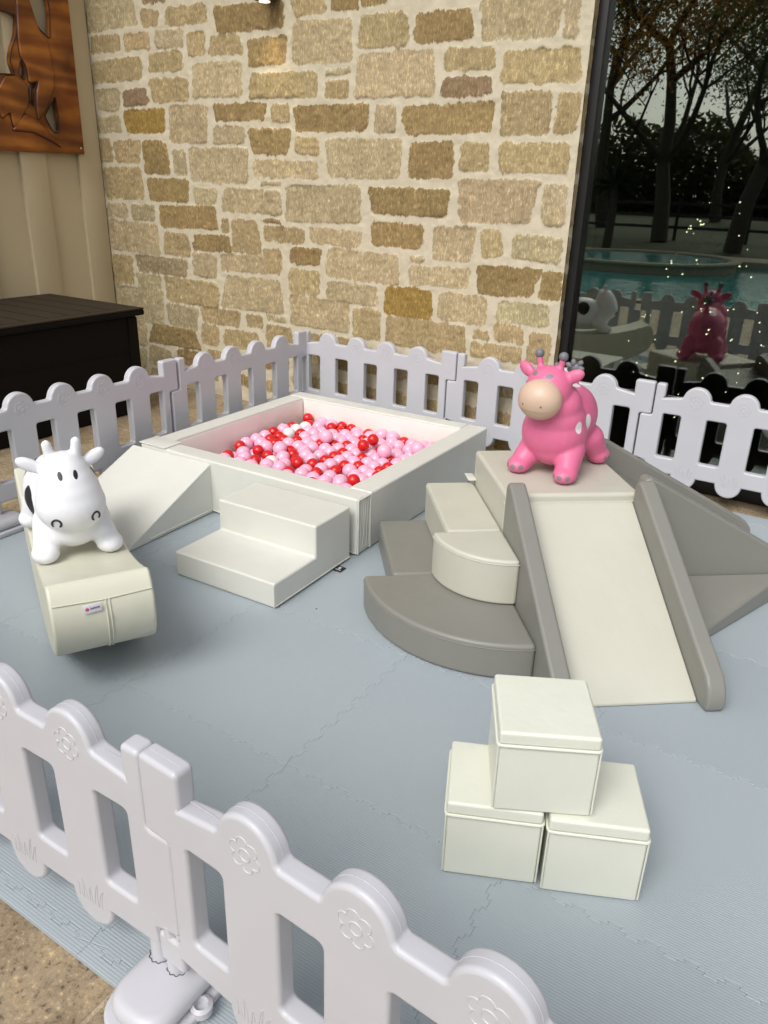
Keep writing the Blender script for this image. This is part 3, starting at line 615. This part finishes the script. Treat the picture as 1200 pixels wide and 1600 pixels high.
dup(bk, (.686, .0005, 0), math.radians(24.8), 'cream foam cube at the lower right of the stack of three')
dup(bk, (.576, -.043, .1975), math.radians(27.8), 'cream foam cube resting on top of the other two')

# ================================================================== CLIMB AND SLIDE SET
AN = .671; O3 = Vector((.088, 1.074, 0)); Z1, Z2, Z3 = .123, .283, .413; PW = .477
def soft(name, label, cat, poly, z0, z1, mat, bev=.012, piping=True, group=None):
    r = thing(name, label, cat, O3, AN, group)
    b = BM(); add_prism(b, poly, z0, z1, bev, 4); obj('foam_body', b, mat, r, 40, True)
    if piping:
        q_ = fillet(poly, bev, 3); b = BM(); add_tube(b, [(x, y, z1 - bev - .004) for x, y in q_], .0019, 6, True); obj('piping', b, mat, r)
    return r
G2 = 'climb and slide foam pieces'
pf = soft('foam_platform', 'cream foam platform carrying the pink animal at the top of the slide', 'foam platform', [(0.001, .001), (PW, .001), (PW, PW), (.001, PW)], .001, Z3, SLIDEV, .014, False)
b = BM(); add_box(b, -.004, PW + .002, -.004, .012, Z3 - .034, Z3 - .028, .002); add_tube(b, [(0.0, -.001, .29), (0, -.001, Z3 - .01)], .003, 8); obj('piping', b, SLIDEV, pf)
b = BM(); add_box(b, -.030, .003, PW - .05, PW + .03, .302, .305, .001); obj('fastening_flap', b, WHITEV, pf)
def sector(r0, z0, z1): return [(0, -.001)] + [(r0 * math.cos(a), r0 * math.sin(a)) for a in np.linspace(PI, 1.5 * PI, 28)][::1]
def sect_poly(r): return [(-.001, -.001)] + [(-.001 + r * math.cos(a), -.001 + r * math.sin(a)) for a in np.linspace(PI, 1.5 * PI, 30)]
soft('corner_step', 'large grey quarter round foam step lowest beside the slide', 'foam step', sect_poly(.476), .001, Z1, GREYV, .013)
soft('corner_step', 'small cream quarter round foam step on the grey one', 'foam step', sect_poly(.240), Z1 + .001, Z2, SLIDEV, .011)
soft('straight_step', 'long low grey straight foam step beside the ball pit corner', 'foam step', [(-.375, .002), (-.001, .002), (-.001, .467), (-.375, .467)], .001, Z1, GREYV, .013)
soft('straight_step', 'cream straight foam step against the left side of the platform', 'foam step', [(-.192, .002), (-.001, .002), (-.001, .467), (-.192, .467)], Z1 + .001, Z2, SLIDEV, .011)
# slides: local frame with x across, -y downhill
mt2 = Matrix(((0, 0, 1, 0), (1, 0, 0, 0), (0, 1, 0, 0), (0, 0, 0, 1)))   # (a,b,c) -> (x=c, y=a, z=b)
def make_slide(name, label, loc, rz, wid, bed_mat, rail_mat, ln, tip):
    r = thing(name, label, 'foam slide', loc, rz)
    RW = .058; b = BM()
    add_prism(b, [(-.001, .001), (-.001, Z3 - .030), (-.012, Z3 - .030), (-ln, .012), (-ln, .001)], RW + .0015, wid - RW - .0015, .004, 3); b.transform(mt2); obj('slide_bed', b, bed_mat, r, 40, True)
    for x0 in (0, wid - RW):
        top = Z3 + .055
        side = [(-.0015, .001), (-.0015, top - .03), (-.008, top - .008), (-.028, top), (-.055, top - .012)]
        e0 = (-tip + .035, .105); side += [(-.055 + (e0[0] + .055) * k / 6, (top - .012) + (e0[1] - top + .012) * k / 6) for k in range(1, 7)]
        side += [(-tip + .012, .075), (-tip + .001, .045), (-tip, .020), (-tip + .006, .001)]
        b = BM(); add_prism(b, side, x0, x0 + RW, .0275, 8); b.transform(mt2); obj('side_rail', b, rail_mat, r, 60, True)
    return r
def rl(a, b_): return (O3.x + a * math.cos(AN) - b_ * math.sin(AN), O3.y + a * math.sin(AN) + b_ * math.cos(AN), 0)
make_slide('foam_slide', 'cream foam slide with rounded grey side rails running down from the platform to the mat', rl(-.002, -.001), AN, .509, SLIDEV, GREYV, .617, .668)
make_slide('foam_slide', 'all grey foam slide with high side rails running to the right behind the cream one', rl(PW + .001, -.004), AN + PI / 2, .480, GREYV, GREYV, .68, .73)
# low grey wedge in the corner between the two slides
fw = thing('corner_wedge', 'low grey triangular foam wedge between the two slides', 'foam wedge', O3, AN)
b = BM(); A_, B_, C_ = (.515, -.008), (1.092, -.008), (.515, -.376)
zz = {0: .092, 1: .092, 2: .030}
lo = [b.verts.new((*q, .001)) for q in (A_, B_, C_)]; hi = [b.verts.new((q[0], q[1], zz[i])) for i, q in enumerate((A_, B_, C_))]
b.faces.new(lo[::-1]); b.faces.new(hi)
for i in range(3): b.faces.new((lo[i], lo[(i + 1) % 3], hi[(i + 1) % 3], hi[i]))
bmesh.ops.recalc_face_normals(b, faces=b.faces[:]); bmesh.ops.bevel(b, geom=b.edges[:], offset=.008, segments=3, profile=.5, affect='EDGES', clamp_overlap=True)
obj('foam_body', b, GREYV, fw, 40, True)

# ================================================================== SEESAW
ss = thing('seesaw_rocker', 'cream curved foam seesaw rocker with raised ends carrying the white cow', 'seesaw', (-1.056, .218, 0), 1.053)
def seat(l): return .268 + .092 * (l / .4975) ** 2
SR = .930
def under(l): return SR - math.sqrt(SR * SR - l * l) + .001
SWD = .272
prof = []
for l in np.linspace(-.46, .46, 25): prof.append((l, under(l)))
endp = [(.484, .134), (.515, .152), (.540, .185), (.554, .228), (.557, .270), (.550, .308), (.534, .338), (.512, .358), (.494, .363)]
prof += [(.470, .128)] + endp
for l in np.linspace(.485, -.485, 27): prof.append((l, seat(l)))
prof += [(-x, z) for x, z in endp[::-1]] + [(-.470, .128)]
b = BM(); add_prism(b, prof, -SWD / 2, SWD / 2, .020, 5); b.transform(mt2)
# the rocker's long axis is local y; the near end is -y
obj('rocker_body', b, CREAM, ss, 40, True)
b = BM()
cl = [(0.004 * math.sin(3 * z), y) for y, z in []]
for x, r_ in ((.006, .0028), (.016, .0026)):
    add_tube(b, [(x, -y - .0006, z) for y, z in [(.5475, .316), (.5575, .270), (.5545, .228), (.5405, .185), (.5155, .1515), (.484, .1335), (.470, .1275), (.455, .119)]], r_, 8)
add_tube(b, [(-SWD / 2 + .008, -.5455, .320), (0, -.5485, .316), (SWD / 2 - .006, -.5455, .320)], .0022, 8)
add_tube(b, [(SWD / 2 - .006, -.538, .322), (SWD / 2 - .004, -.550, .26), (SWD / 2 - .004, -.533, .19), (SWD / 2 - .006, -.490, .142)], .002, 8)
obj('piping', b, CREAM, ss)
b = BM(); add_box(b, -.042, .004, -.0012, .0006, -.026, .0, .0004); lb = obj('label_tab', b, plain('white_label', (.78, .76, .78), .5), ss); lb.location = (-.012, -.5595, .316); lb.rotation_euler = (math.radians(3), math.radians(-4), 0)
b = BM(); bmesh.ops.create_cone(b, cap_ends=True, segments=20, radius1=.0052, radius2=.0052, depth=.0008, matrix=Matrix.Translation((-.033, -.0016, -.013)) @ Matrix.Rotation(PI / 2, 4, 'X')); obj('logo_dot', b, plain('logo_pink', (.6, .12, .2), .5), lb)
b = BM()
for q in range(8): add_box(b, -.0245 + q * .0031, -.0224 + q * .0031, -.0018, -.0012, -.0155, -.0105 + .0014 * (q % 3 == 0)); 
obj('logo_print', b, plain('logo_violet', (.16, .10, .30), .5), lb)

# ================================================================== WHITE COW
def ring_on(bvh, pts2, y0, r, bm):
    out = []
    for x, z in pts2:
        h = bvh.ray_cast(Vector((x, y0, z)), Vector((0, 1, 0)))
        if h[0] is not None: out.append(h[0] + h[1] * .0004)
    if len(out) > 2: add_tube(bm, out, r, 8)
cw = thing('bouncy_cow', 'white inflatable bouncing cow with black spots sitting on the cream seesaw', 'animal toy', (-.915, .125, .281), math.radians(62.5))
b = BM()
add_ell(b, (0, .195, .150), (.116, .175, .118)); add_ell(b, (0, .07, .130), (.098, .10, .098))
add_ell(b, (-.003, -.008, .176), (.101, .090, .086)); add_ell(b, (-.004, -.003, .200), (.095, .088, .090)); add_ell(b, (-.005, .004, .225), (.086, .084, .086)); add_ell(b, (-.006, .012, .252), (.074, .077, .076)); add_ell(b, (-.006, .018, .276), (.062, .067, .058)); add_ell(b, (0, .05, .088), (.086, .085, .070)); add_ell(b, (0, .17, .085), (.08, .12, .06))
for s_ in (-1, 1):
    add_cap(b, (s_ * .062, .075, .095), .052, (s_ * .090, .015, .036), .037); add_ell(b, (s_ * .094, -.004, .028), (.042, .048, .031))
    add_cap(b, (s_ * .062, .29, .085), .055, (s_ * .088, .30, .036), .038); add_ell(b, (s_ * .094, .295, .028), (.042, .046, .031))
    add_cap(b, (-.004 + s_ * .034, .025, .30), .0165, (-.004 + s_ * .041, .025, .358), .0155)
    add_ell(b, (-.008 + s_ * .090, .035, .300), (.044, .016, .0215), (0, -s_ * .55, 0))
add_cap(b, (0, .36, .18), .02, (.0, .39, .10), .014)
for v in list(b.verts):
    if v.co.z < .002: v.co.z = .002
me = blob(b, .0046, 22, 'cow_body')
CW = (0.80, 0.805, 0.83); K = (0.012, .012, .014)
cows = [(K, (-.0285, -.06, .283), (.0066, .09, .0122)), (K, (.0140, -.06, .282), (.0066, .09, .0122)),
        (K, (-.112, .108, .240), (.045, .045, .030)), (K, (-.128, .135, .130), (.05, .040, .085)), (K, (-.085, .27, .23), (.045, .055, .05)), (K, (.11, .20, .20), (.05, .05, .06)), (K, (.10, .32, .15), (.05, .04, .05)), (K, (-.06, .055, .312), (.018, .02, .018))]
me.materials.append(painted('cow_rubber', CW, cows, .42))
bv = BVHTree.FromPolygons([v.co for v in me.vertices], [tuple(p.vertices) for p in me.polygons])
obj('body', me, None, cw, 180)
LINEK = plain('black_line', K, .4)
for cx, cz in ((-.058, .146), (.052, .152)):
    b = BM(); ring_on(bv, [(cx + .0115 * math.cos(a), cz + .0145 * math.sin(a)) for a in np.linspace(-.75, PI + .75, 22)], -.4, .0033, b)
    obj('nostril_line', b, LINEK, cw)

# ================================================================== PINK GIRAFFE-LIKE ANIMAL
gf = thing('bouncy_giraffe', 'pink inflatable bouncing animal with beige muzzle and grey tipped horns on the platform', 'animal toy', (.119, 1.322, Z3 + .0005), math.radians(-4))
b = BM()
add_ell(b, (-.004, .162, .190), (.108, .148, .120)); add_ell(b, (-.006, .075, .150), (.118, .112, .112)); add_ell(b, (0, .075, .100), (.098, .095, .072)); add_ell(b, (-.004, .05, .255), (.096, .088, .085)); add_ell(b, (-.002, .065, .205), (.106, .10, .085)); add_ell(b, (-.018, .012, .312), (.083, .081, .085)); add_ell(b, (0, .19, .095), (.086, .125, .062))
for s_ in (-1, 1):
    add_cap(b, (s_ * .064, .070, .095), .056, (s_ * .086, .006, .040), .041); add_ell(b, (s_ * .090, -.012, .029), (.043, .050, .0315))
    add_cap(b, (s_ * .066, .240, .10), .055, (s_ * .090, .275, .040), .039); add_ell(b, (s_ * .096, .280, .031), (.043, .050, .033))
    add_cap(b, (-.024 + s_ * .034, .020, .370), .0135, (-.024 + s_ * .043, .020, .420), .0120)
    add_ell(b, (-.026 + s_ * .088, .030, .368), (.040, .016, .024), (0, -s_ * .50, s_ * .25))
add_cap(b, (-.015, .235, .295), .016, (-.018, .225, .345), .013)
for v in list(b.verts):
    if v.co.z < .002: v.co.z = .002
me = blob(b, .0046, 16, 'giraffe_body')
PK = (0.68, 0.15, 0.285); GY = (0.225, .19, .205); WT = (.78, .72, .74)
sp = [(GY, (-.056, -.05, .372), (.0125, .09, .0075)), (GY, (.003, -.05, .370), (.0125, .09, .0075)),
      (WT, (.108, .040, .192), (.045, .016, .022)), (WT, (.120, .120, .195), (.045, .020, .036)), (WT, (-.115, .075, .19), (.03, .014, .03)), (WT, (-.12, .18, .18), (.05, .018, .03)), (WT, (.01, .17, .315), (.03, .03, .02)), (WT, (.03, .245, .29), (.022, .02, .02))]
for s_ in (-1, 1):
    for q in (-1, 0, 1):
        sp.append((GY, (s_ * .090 + q * .024, -.056 + .012 * abs(q), .030), (.0095, .014, .0095)))
        sp.append((GY, (s_ * .096 + s_ * .038, .280 + q * .022, .030), (.012, .0085, .008)))
me.materials.append(painted('pink_rubber', PK, sp, .42))
obj('body', me, None, gf, 180)
b = BM(); add_ell(b, (-.015, -.056, .291), (.077, .066, .070), (.12, 0, 0), 40, 28)
mz = obj('muzzle', b, painted('muzzle_rubber', (.60, .43, .32), [((.22, .15, .11), (-.050, -.13, .281), (.0042, .06, .0042)), ((.22, .15, .11), (.017, -.13, .281), (.0042, .06, .0042))], .4), gf, 180)
b = BM(); add_tube(b, [(-.015 + .0765 * math.cos(a) * .955, -.0535 + .0665 * math.sin(a) * .955, .270 - .008 * math.sin(a) * -1) for a in np.linspace(PI * 1.02, PI * 1.98, 30)], .0008, 6); obj('mouth_line', b, plain('muzzle_seam_line', (.46, .31, .22), .5), gf, 180)  # thin tube in darker beige marks the mouth seam
GRB = plain('grey_rubber', (.16, .165, .18), .45)
for s_ in (-1, 1):
    b = BM(); add_ell(b, (-.024 + s_ * .0445, .020, .431), (.0162, .0162, .0162)); obj('horn_tip', b, GRB, gf, 180)
b = BM()
for q in range(7):
    a = q * 2 * PI / 7; add_ell(b, (-.018 + .022 * math.cos(a), .225 + .012 * math.sin(a * 2), .354 + .020 * math.sin(a)), (.014, .010, .010), (0, -a, 0))
add_ell(b, (-.018, .225, .354), (.018, .012, .018))
obj('tail_tuft', b, GRB, gf, 180)
b = BM()
for q in range(5): add_ell(b, (-.022, .070 + .010 * q, .385 - .014 * q), (.010, .012, .014))
obj('mane', b, GRB, gf, 180)

# ================================================================== DECK BOX
BOXM = plain('black_brown_resin', (.006, .0045, .0035), .75, 0, .1, 20, .15, 120); LIDM = plain('brown_resin_lid', (.036, .027, .018), .65, 0, .12, 20, .2, 120)
for q_ in (BOXM, LIDM): q_.node_tree.nodes['Principled BSDF'].inputs['Specular IOR Level'].default_value = .15
dx = thing('deck_box', 'black brown resin deck box with slatted lid in the corner behind the fence', 'deck box', (-3.25, 1.3, 0))
inv = Matrix.Translation((3.25, -1.3, 0))
BX0, BX1, BY0, BY1 = -3.66, -2.82, .62, 2.06
def dbox(nm, m_, *a, bev=.006):
    b = BM(); add_box(b, *a, bev, 2); o = obj(nm, b, m_, dx, 40, True); o.matrix_parent_inverse = inv; return o
dbox('box_body', BOXM, BX0, BX1, BY0, BY1, -.012, .585, bev=.012)
for y0, y1 in ((BY0 + .0, BY0 + .07), (BY1 - .075, BY1 - .005)): dbox('corner_post', BOXM, BX1 - .02, BX1 + .010, y0, y1, -.012, .58)
for z in (.19, .38): dbox('front_groove', BOXM, BX1 - .01, BX1 + .004, BY0 + .08, BY1 - .08, z, z + .012, bev=.002)
LX0, LX1, LY0, LY1 = BX0 - .03, BX1 + .035, BY0 - .03, BY1 + .035
dbox('lid', BOXM, LX0, LX1, LY0, LY1, .588, .622, bev=.008)
dbox('lid_rim', LIDM, LX0, LX1, LY1 - .06, LY1, .6225, .632, bev=.003); dbox('lid_rim', LIDM, LX0, LX1, LY0, LY0 + .06, .6225, .632, bev=.003)
dbox('lid_rim', LIDM, LX1 - .07, LX1, LY0 + .061, LY1 - .061, .6225, .632, bev=.003); dbox('lid_rim', LIDM, LX0, LX0 + .06, LY0 + .061, LY1 - .061, .6225, .632, bev=.003)
ns = 10; wd = (LY1 - LY0 - .124) / ns
dbox('gap_shade_bed', BOXM, LX0 + .062, LX1 - .072, LY0 + .0615, LY1 - .0615, .6225, .6302, bev=0)  # near-black bed raised between the slats, painting the deep shadow of the gaps
for k in range(ns): dbox('lid_slat', LIDM, LX0 + .063, LX1 - .073, LY0 + .062 + k * wd + .007, LY0 + .062 + (k + 1) * wd - .007, .6225, .6322, bev=.001)

# ================================================================== CARVED WOOD ART
mt, t, b_ = newmat('carved_wood'); oc = ocoord(t)
mp = N(t, 'ShaderNodeMapping'); t.links.new(oc, mp.inputs[0]); mp.inputs['Scale'].default_value = (1, .22, 1)
wv = N(t, 'ShaderNodeTexWave', wave_type='BANDS', bands_direction='Z'); t.links.new(mp.outputs[0], wv.inputs['Vector']); wv.inputs['Scale'].default_value = 3.2; wv.inputs['Distortion'].default_value = 11; wv.inputs['Detail'].default_value = 4; wv.inputs['Detail Scale'].default_value = 1.4
c = ramp(t, wv.outputs['Fac'], [(.02, (.17, .046, .006)), (.5, (.235, .070, .009)), (.98, (.32, .11, .016))])
c = mixc(t, 1.0, c, ramp(t, noise(t, oc, 4, 3), [(.3, (.5, .42, .36)), (.7, (1.35, 1.35, 1.3))]), 'MULTIPLY')
t.links.new(c, b_.inputs['Base Color']); b_.inputs['Roughness'].default_value = .28; bump(t, b_, wv.outputs['Fac'], .2, .004)
WOOD = mt
art = thing('carved_wood_art', 'varnished openwork wood carving hung on the tan siding wall', 'wall art', (-3.67, 1.9, 1.9))
HOLE = [[(2.193, 2.307), (2.193, 2.50), (2.30, 2.52), (2.332, 2.279), (2.31, 2.122), (2.237, 2.167), (2.206, 2.239)], [(2.216, 1.713), (2.298, 1.815), (2.302, 1.696), (2.299, 1.605), (2.249, 1.608), (2.202, 1.694)], [(1.80, 2.24), (2.103, 2.212), (2.079, 2.111), (2.039, 2.041), (2.014, 1.977), (2.026, 1.929), (2.035, 1.903), (1.90, 1.894), (1.80, 1.95)], [(2.086, 1.992), (2.115, 1.957), (2.093, 1.875), (2.062, 1.9)], [(2.036, 1.791), (2.077, 1.783), (2.056, 1.741), (2.023, 1.755)], [(2.119, 1.855), (2.182, 1.885), (2.15, 1.824), (2.139, 1.742), (2.11, 1.763)], [(1.35, 1.66), (1.62, 1.72), (1.72, 2.0), (1.55, 2.3), (1.40, 2.1)]]
def yz(pts): return [(y - 1.9, z - 1.9) for y, z in pts]
bm2 = plate(yz([(1.10, 1.478), (2.470, 1.490), (2.482, 2.85), (1.10, 2.85)]), [fillet(yz(h), .025, 5) for h in HOLE], .020, .006, 3)
TYZ = Matrix(((0, 0, 1, 0), (1, 0, 0, 0), (0, 1, 0, 0), (0, 0, 0, 1)))
bm2.transform(TYZ); obj('wood_board', bm2, WOOD, art, 40)
FIG = [[(2.132, 2.50), (2.190, 2.50), (2.193, 2.307), (2.232, 2.165), (2.288, 2.103), (2.292, 2.035), (2.304, 1.933), (2.292, 1.856), (2.214, 1.735), (2.15, 1.665), (2.146, 1.737), (2.16, 1.819), (2.185, 1.885), (2.118, 1.865), (2.118, 1.957), (2.084, 2.002), (2.083, 2.09)], [(1.962, 1.885), (2.035, 1.895), (2.104, 1.854), (2.105, 1.763), (1.991, 1.615), (1.972, 1.625), (1.964, 1.699), (1.905, 1.656), (1.88, 1.78)], [(1.96, 1.60), (2.06, 1.70), (2.15, 1.66), (2.25, 1.57), (2.30, 1.52), (2.24, 1.55), (2.10, 1.60)]]
for f_ in FIG:
    bm2 = plate(fillet(yz(f_), .02, 5), [], .012, .0095, 4); bm2.transform(Matrix.Translation((.022, 0, 0)) @ TYZ); obj('carved_figure', bm2, WOOD, art, 60)
GRV = plain('groove_shade_brown', (.030, .009, .003), .5)  # dark brown tubes stand in for the shade inside the carved channels
for f_ in FIG + HOLE[:6]:
    b = BM(); add_tube(b, [(.0205, y, z) for y, z in fillet(yz(f_), .02, 5)], .0048 if f_ in FIG else .0035, 6, True); obj('groove_shade_line', b, GRV, art, 180)
b = BM(); bmesh.ops.create_uvsphere(b, u_segments=12, v_segments=8, radius=.006); o = obj('screw_head', b, plain('steel', (.6, .6, .6), .3, 1), art); o.location = (.020, .545, -.375)

# ================================================================== WALL LAMP
lm = thing('wall_lamp', 'black wall lamp lit above the stones at the top edge', 'wall lamp', (-2.16, WY, 2.25))
b = BM(); add_box(b, -.05, .05, -.03, -.004, .03, .22, .004); obj('back_plate', b, BLACK, lm)
b = BM(); add_box(b, -.042, .042, -.125, -.028, .0, .26, .005); obj('lamp_body', b, BLACK, lm)
b = BM(); add_lathe(b, [(.030, -.004), (.030, .003)], 24, (0, -.077, 0)); obj('lens', b, emit('lamp_glow', (1.0, .85, .6), 1.5), lm)
ld = bpy.data.lights.new('lamp_light', 'SPOT'); ld.energy = 4.0; ld.color = (1, .78, .45); ld.spot_size = math.radians(62); ld.spot_blend = 1.0; ld.shadow_soft_size = .03
lo_ = bpy.data.objects.new('lamp_light', ld); COL.objects.link(lo_); lo_.parent = lm; lo_.location = (0, -.10, -.012); lo_.rotation_euler = (math.radians(9), 0, 0)

# ================================================================== ROOM BEHIND THE GLASS: decorated tree
def leaf_cloud(pts_fn, n, size, name, mat, parent=None, seed=0):
    r = np.random.default_rng(seed); P = pts_fn(r, n); n = len(P)
    a = r.standard_normal((n, 3)); a /= np.linalg.norm(a, axis=1)[:, None]; c = np.cross(a, r.standard_normal((n, 3))); c /= np.linalg.norm(c, axis=1)[:, None]
    s = size * r.uniform(.6, 1.3, (n, 1)); V = np.stack([P - a * s, P + c * s * .45, P + a * s, P - c * s * .45], 1).reshape(-1, 3)
    me = bpy.data.meshes.new(name); me.vertices.add(4 * n); me.vertices.foreach_set('co', V.astype(np.float32).ravel())
    me.loops.add(4 * n); me.loops.foreach_set('vertex_index', np.arange(4 * n, dtype=np.int32)); me.polygons.add(n); me.polygons.foreach_set('loop_start', np.arange(0, 4 * n, 4, dtype=np.int32)); me.update(calc_edges=True)
    me.materials.append(mat); o = bpy.data.objects.new(name, me); COL.objects.link(o)
    if parent: o.parent = parent
    return o
def foliage(name, col):
    mt, t, b = newmat(name); oi = N(t, 'ShaderNodeNewGeometry')
    c = mixc(t, oi.outputs['Random Per Island'], tuple(x * .55 for x in col), tuple(x * 1.5 for x in col)); t.links.new(c, b.inputs['Base Color']); b.inputs['Roughness'].default_value = .7
    tl = N(t, 'ShaderNodeBsdfTranslucent'); t.links.new(c, tl.inputs[0]); ms = N(t, 'ShaderNodeMixShader'); ms.inputs[0].default_value = .5
    t.links.new(b.outputs[0], ms.inputs[1]); t.links.new(tl.outputs[0], ms.inputs[2]); t.links.new(ms.outputs[0], t.nodes['Material Output'].inputs[0])
    return mt
xt = thing('indoor_tree', 'dark decorated indoor tree dotted with white lights behind the window glass', 'decorated tree', (.12, 3.75, 0))
def cone_pts(r, n):
    z = r.uniform(.05, 1, n) ** 1.3; rad = .50 * (1 - z * .93) * np.sqrt(r.uniform(.25, 1, n)); a = r.uniform(0, 2 * PI, n)
    return np.stack([rad * np.cos(a), rad * np.sin(a), .12 + z * 1.35], 1)
leaf_cloud(cone_pts, 2600, .035, 'foliage', foliage('dark_needles', (.010, .018, .010)), xt, 3)
b = BM(); add_tube(b, [(0, 0, 0), (0, 0, 1.4)], [.03, .008], 8); obj('trunk', b, plain('tree_bark_indoor', (.04, .03, .02), .9), xt)
b = BM(); r_ = np.random.default_rng(5)
for q in range(70):
    z = r_.uniform(.02, .95); a = r_.uniform(PI * .95, PI * 2.05); rr = .52 * (1 - z * .93) + .01
    bmesh.ops.create_icosphere(b, subdivisions=1, radius=r_.uniform(.0028, .0062), matrix=Matrix.Translation((rr * math.cos(a), rr * math.sin(a), .12 + z * 1.35)))
ls = obj('string_lights', b, emit('fairy_light', (1, .96, .88), 5.0)); ls.location = (.12, 3.75, 0); tag(ls, 'tiny white fairy lights sparkling on the dark indoor tree', 'string lights')
b = BM(); add_tube(b, [(0, 0, -.135), (0, 0, .135)], .011, 12); add_ell(b, (0, 0, .135), (.016, .016, .008)); add_ell(b, (0, 0, -.135), (.016, .016, .008))
o = obj('hanging_bar', b, plain('aged_brass', (.30, .19, .07), .4, .6)); o.location = (.25, 2.93, 1.50); tag(o, 'slim tan vertical bar seen behind the dark window glass', 'bar')

# ================================================================== GARDEN ACROSS THE POOL (mirrored in the window)
BARK = plain('bark', (.055, .045, .035), .9, 0, .2, 6, .5, 20)
def tree(x, y, h, cr, n, mat, label, lean=0.0, seed=1, group='trees beyond the pool', leaf=.10, name='tree'):
    r = random.Random(seed); root = thing(name, label, 'tree', (x, y, -.05), 0, group); b = BM(); ends = []
    tr_ = h * .020 + .05
    def limb(p, d, ln, r0, lev):
        pts = [Vector(p)]; d = Vector(d).normalized(); k = 5
        for i in range(k):
            d = (d + Vector((r.uniform(-.22, .22), r.uniform(-.22, .22), r.uniform(-.05, .14)))).normalized(); pts.append(pts[-1] + d * ln / k)
        add_tube(b, pts, [r0 * (1 - .55 * i / k) for i in range(k + 1)], 7 if lev < 2 else 4, False, False)
        if lev >= 4 or r0 < .004: ends.extend(pts[2:]); return
        for q in range(3 if lev else 6):
            i = r.randint(2, k); a = r.uniform(0, 2 * PI); sd_ = Vector((math.cos(a), math.sin(a), r.uniform(.0, .8)))
            limb(pts[i], (d * .5 + sd_).normalized(), ln * r.uniform(.5, .72), r0 * .42, lev + 1)
        ends.extend(pts[3:])
    limb((0, 0, 0), (lean, 0, 1), h * .55, tr_, 0)
    obj('trunk', b, BARK, root, 180)
    E = np.array([tuple(e) for e in ends])
    def pts(rg, n):
        i = rg.integers(0, len(E), n); return E[i] + rg.normal(0, cr * .10, (n, 3))
    leaf_cloud(pts, n, leaf, 'crown', mat, root, seed)
    return root
OAK = foliage('oak_leaves', (.085, .092, .026)); CYP = foliage('rust_leaves', (.30, .15, .03)); PALE = foliage('pale_leaves', (.095, .10, .045))
tree(-5.2, -19, 10.5, 4.0, 16000, CYP, 'rust brown cypress tree mirrored at the left of the window', .02, 4, leaf=.06)
tree(-2.6, -16.2, 9.5, 4.6, 14000, OAK, 'largest dark spreading oak mirrored in the right half of the window', .08, 9, leaf=.06)
tree(-9.5, -27, 12, 5, 14000, OAK, 'dark oak beyond the lawn left of the rust brown tree', .0, 21, leaf=.09)
tree(-15.5, -33, 12, 5, 6000, PALE, 'pale thin tree far across the lawn at the left', .0, 31, leaf=.10)
tree(1.5, -22, 11, 5, 14000, OAK, 'broad oak beyond the pool to the right of the window view', -.04, 41, leaf=.06)
tree(-7.5, -40, 13, 6, 7000, PALE, 'pale tree far behind the oaks across the lawn', .0, 51, leaf=.11)
# spiky dark palm by the pool
pm = thing('garden_palm', 'small dark spiky palm at the pool side mirrored in the window', 'palm', (-5.1, -13.4, -.02)); b = BM(); add_tube(b, [(0, 0, 0), (.05, 0, .9), (.02, .03, 1.5)], [.12, .1, .08], 8); obj('trunk', b, BARK, pm)
b = BM()
for q in range(46):
    a = rnd.uniform(0, 2 * PI); el = rnd.uniform(-.5, 1.3); L_ = rnd.uniform(.5, .9); d = Vector((math.cos(a) * math.cos(el), math.sin(a) * math.cos(el), math.sin(el))); s_ = d.cross(Vector((0, 0, 1))).normalized() * .03; p0 = Vector((.02, .03, 1.5))
    p1 = p0 + d * L_ * .5; p2 = p0 + d * L_ + Vector((0, 0, -.15)); up = Vector((0, 0, .008))
    vs = [b.verts.new(v) for v in (p0 - s_ * .3, p0 + s_ * .3, p1 + s_, p2, p1 - s_)]; b.faces.new(vs)
obj('frond', b, foliage('palm_leaves', (.014, .022, .010)), pm)
# black rail fence across the lawn
bf = thing('rail_fence', 'black rail fence across the lawn far behind the pool', 'fence', (-4, -20.5, -.05)); b = BM()
for z in (.35, .7, 1.05): add_box(b, -14, 14, -.02, .02, z, z + .09)
obj('rail', b, BLACK, bf)
for q in range(14):
    b = BM(); add_box(b, -14.05 + q * 2.15, -13.95 + q * 2.15, -.05, -.021, 0, 1.25); obj('post', b, BLACK, bf)
# far wood closing the view
def wood_pts(r, n):
    x = r.uniform(-60, 45, n); hgt = 4.6 + 1.2 * np.sin(x * .35) + .8 * np.sin(x * 1.1 + 1); return np.stack([x, -52 + r.uniform(-7, 3, n), r.uniform(0, 1, n) ** 1.15 * hgt], 1)
o = leaf_cloud(wood_pts, 90000, .27, 'far_wood', foliage('far_wood_leaves', (.040, .040, .013)), None, 8); struct(o, 'stuff')
# small flecks of dirt on the mat
b = BM()
for x, y in ((-.405, .665), (.505, -.335), (.02, .95)): add_ell(b, (x, y, .0015), (.003, .002, .0015), (0, 0, rnd.uniform(0, 3)), 8, 6)
fl = obj('dirt_fleck', b, BLACK, root_mat if 'root_mat' in globals() else bpy.data.objects['foam_play_mat'])
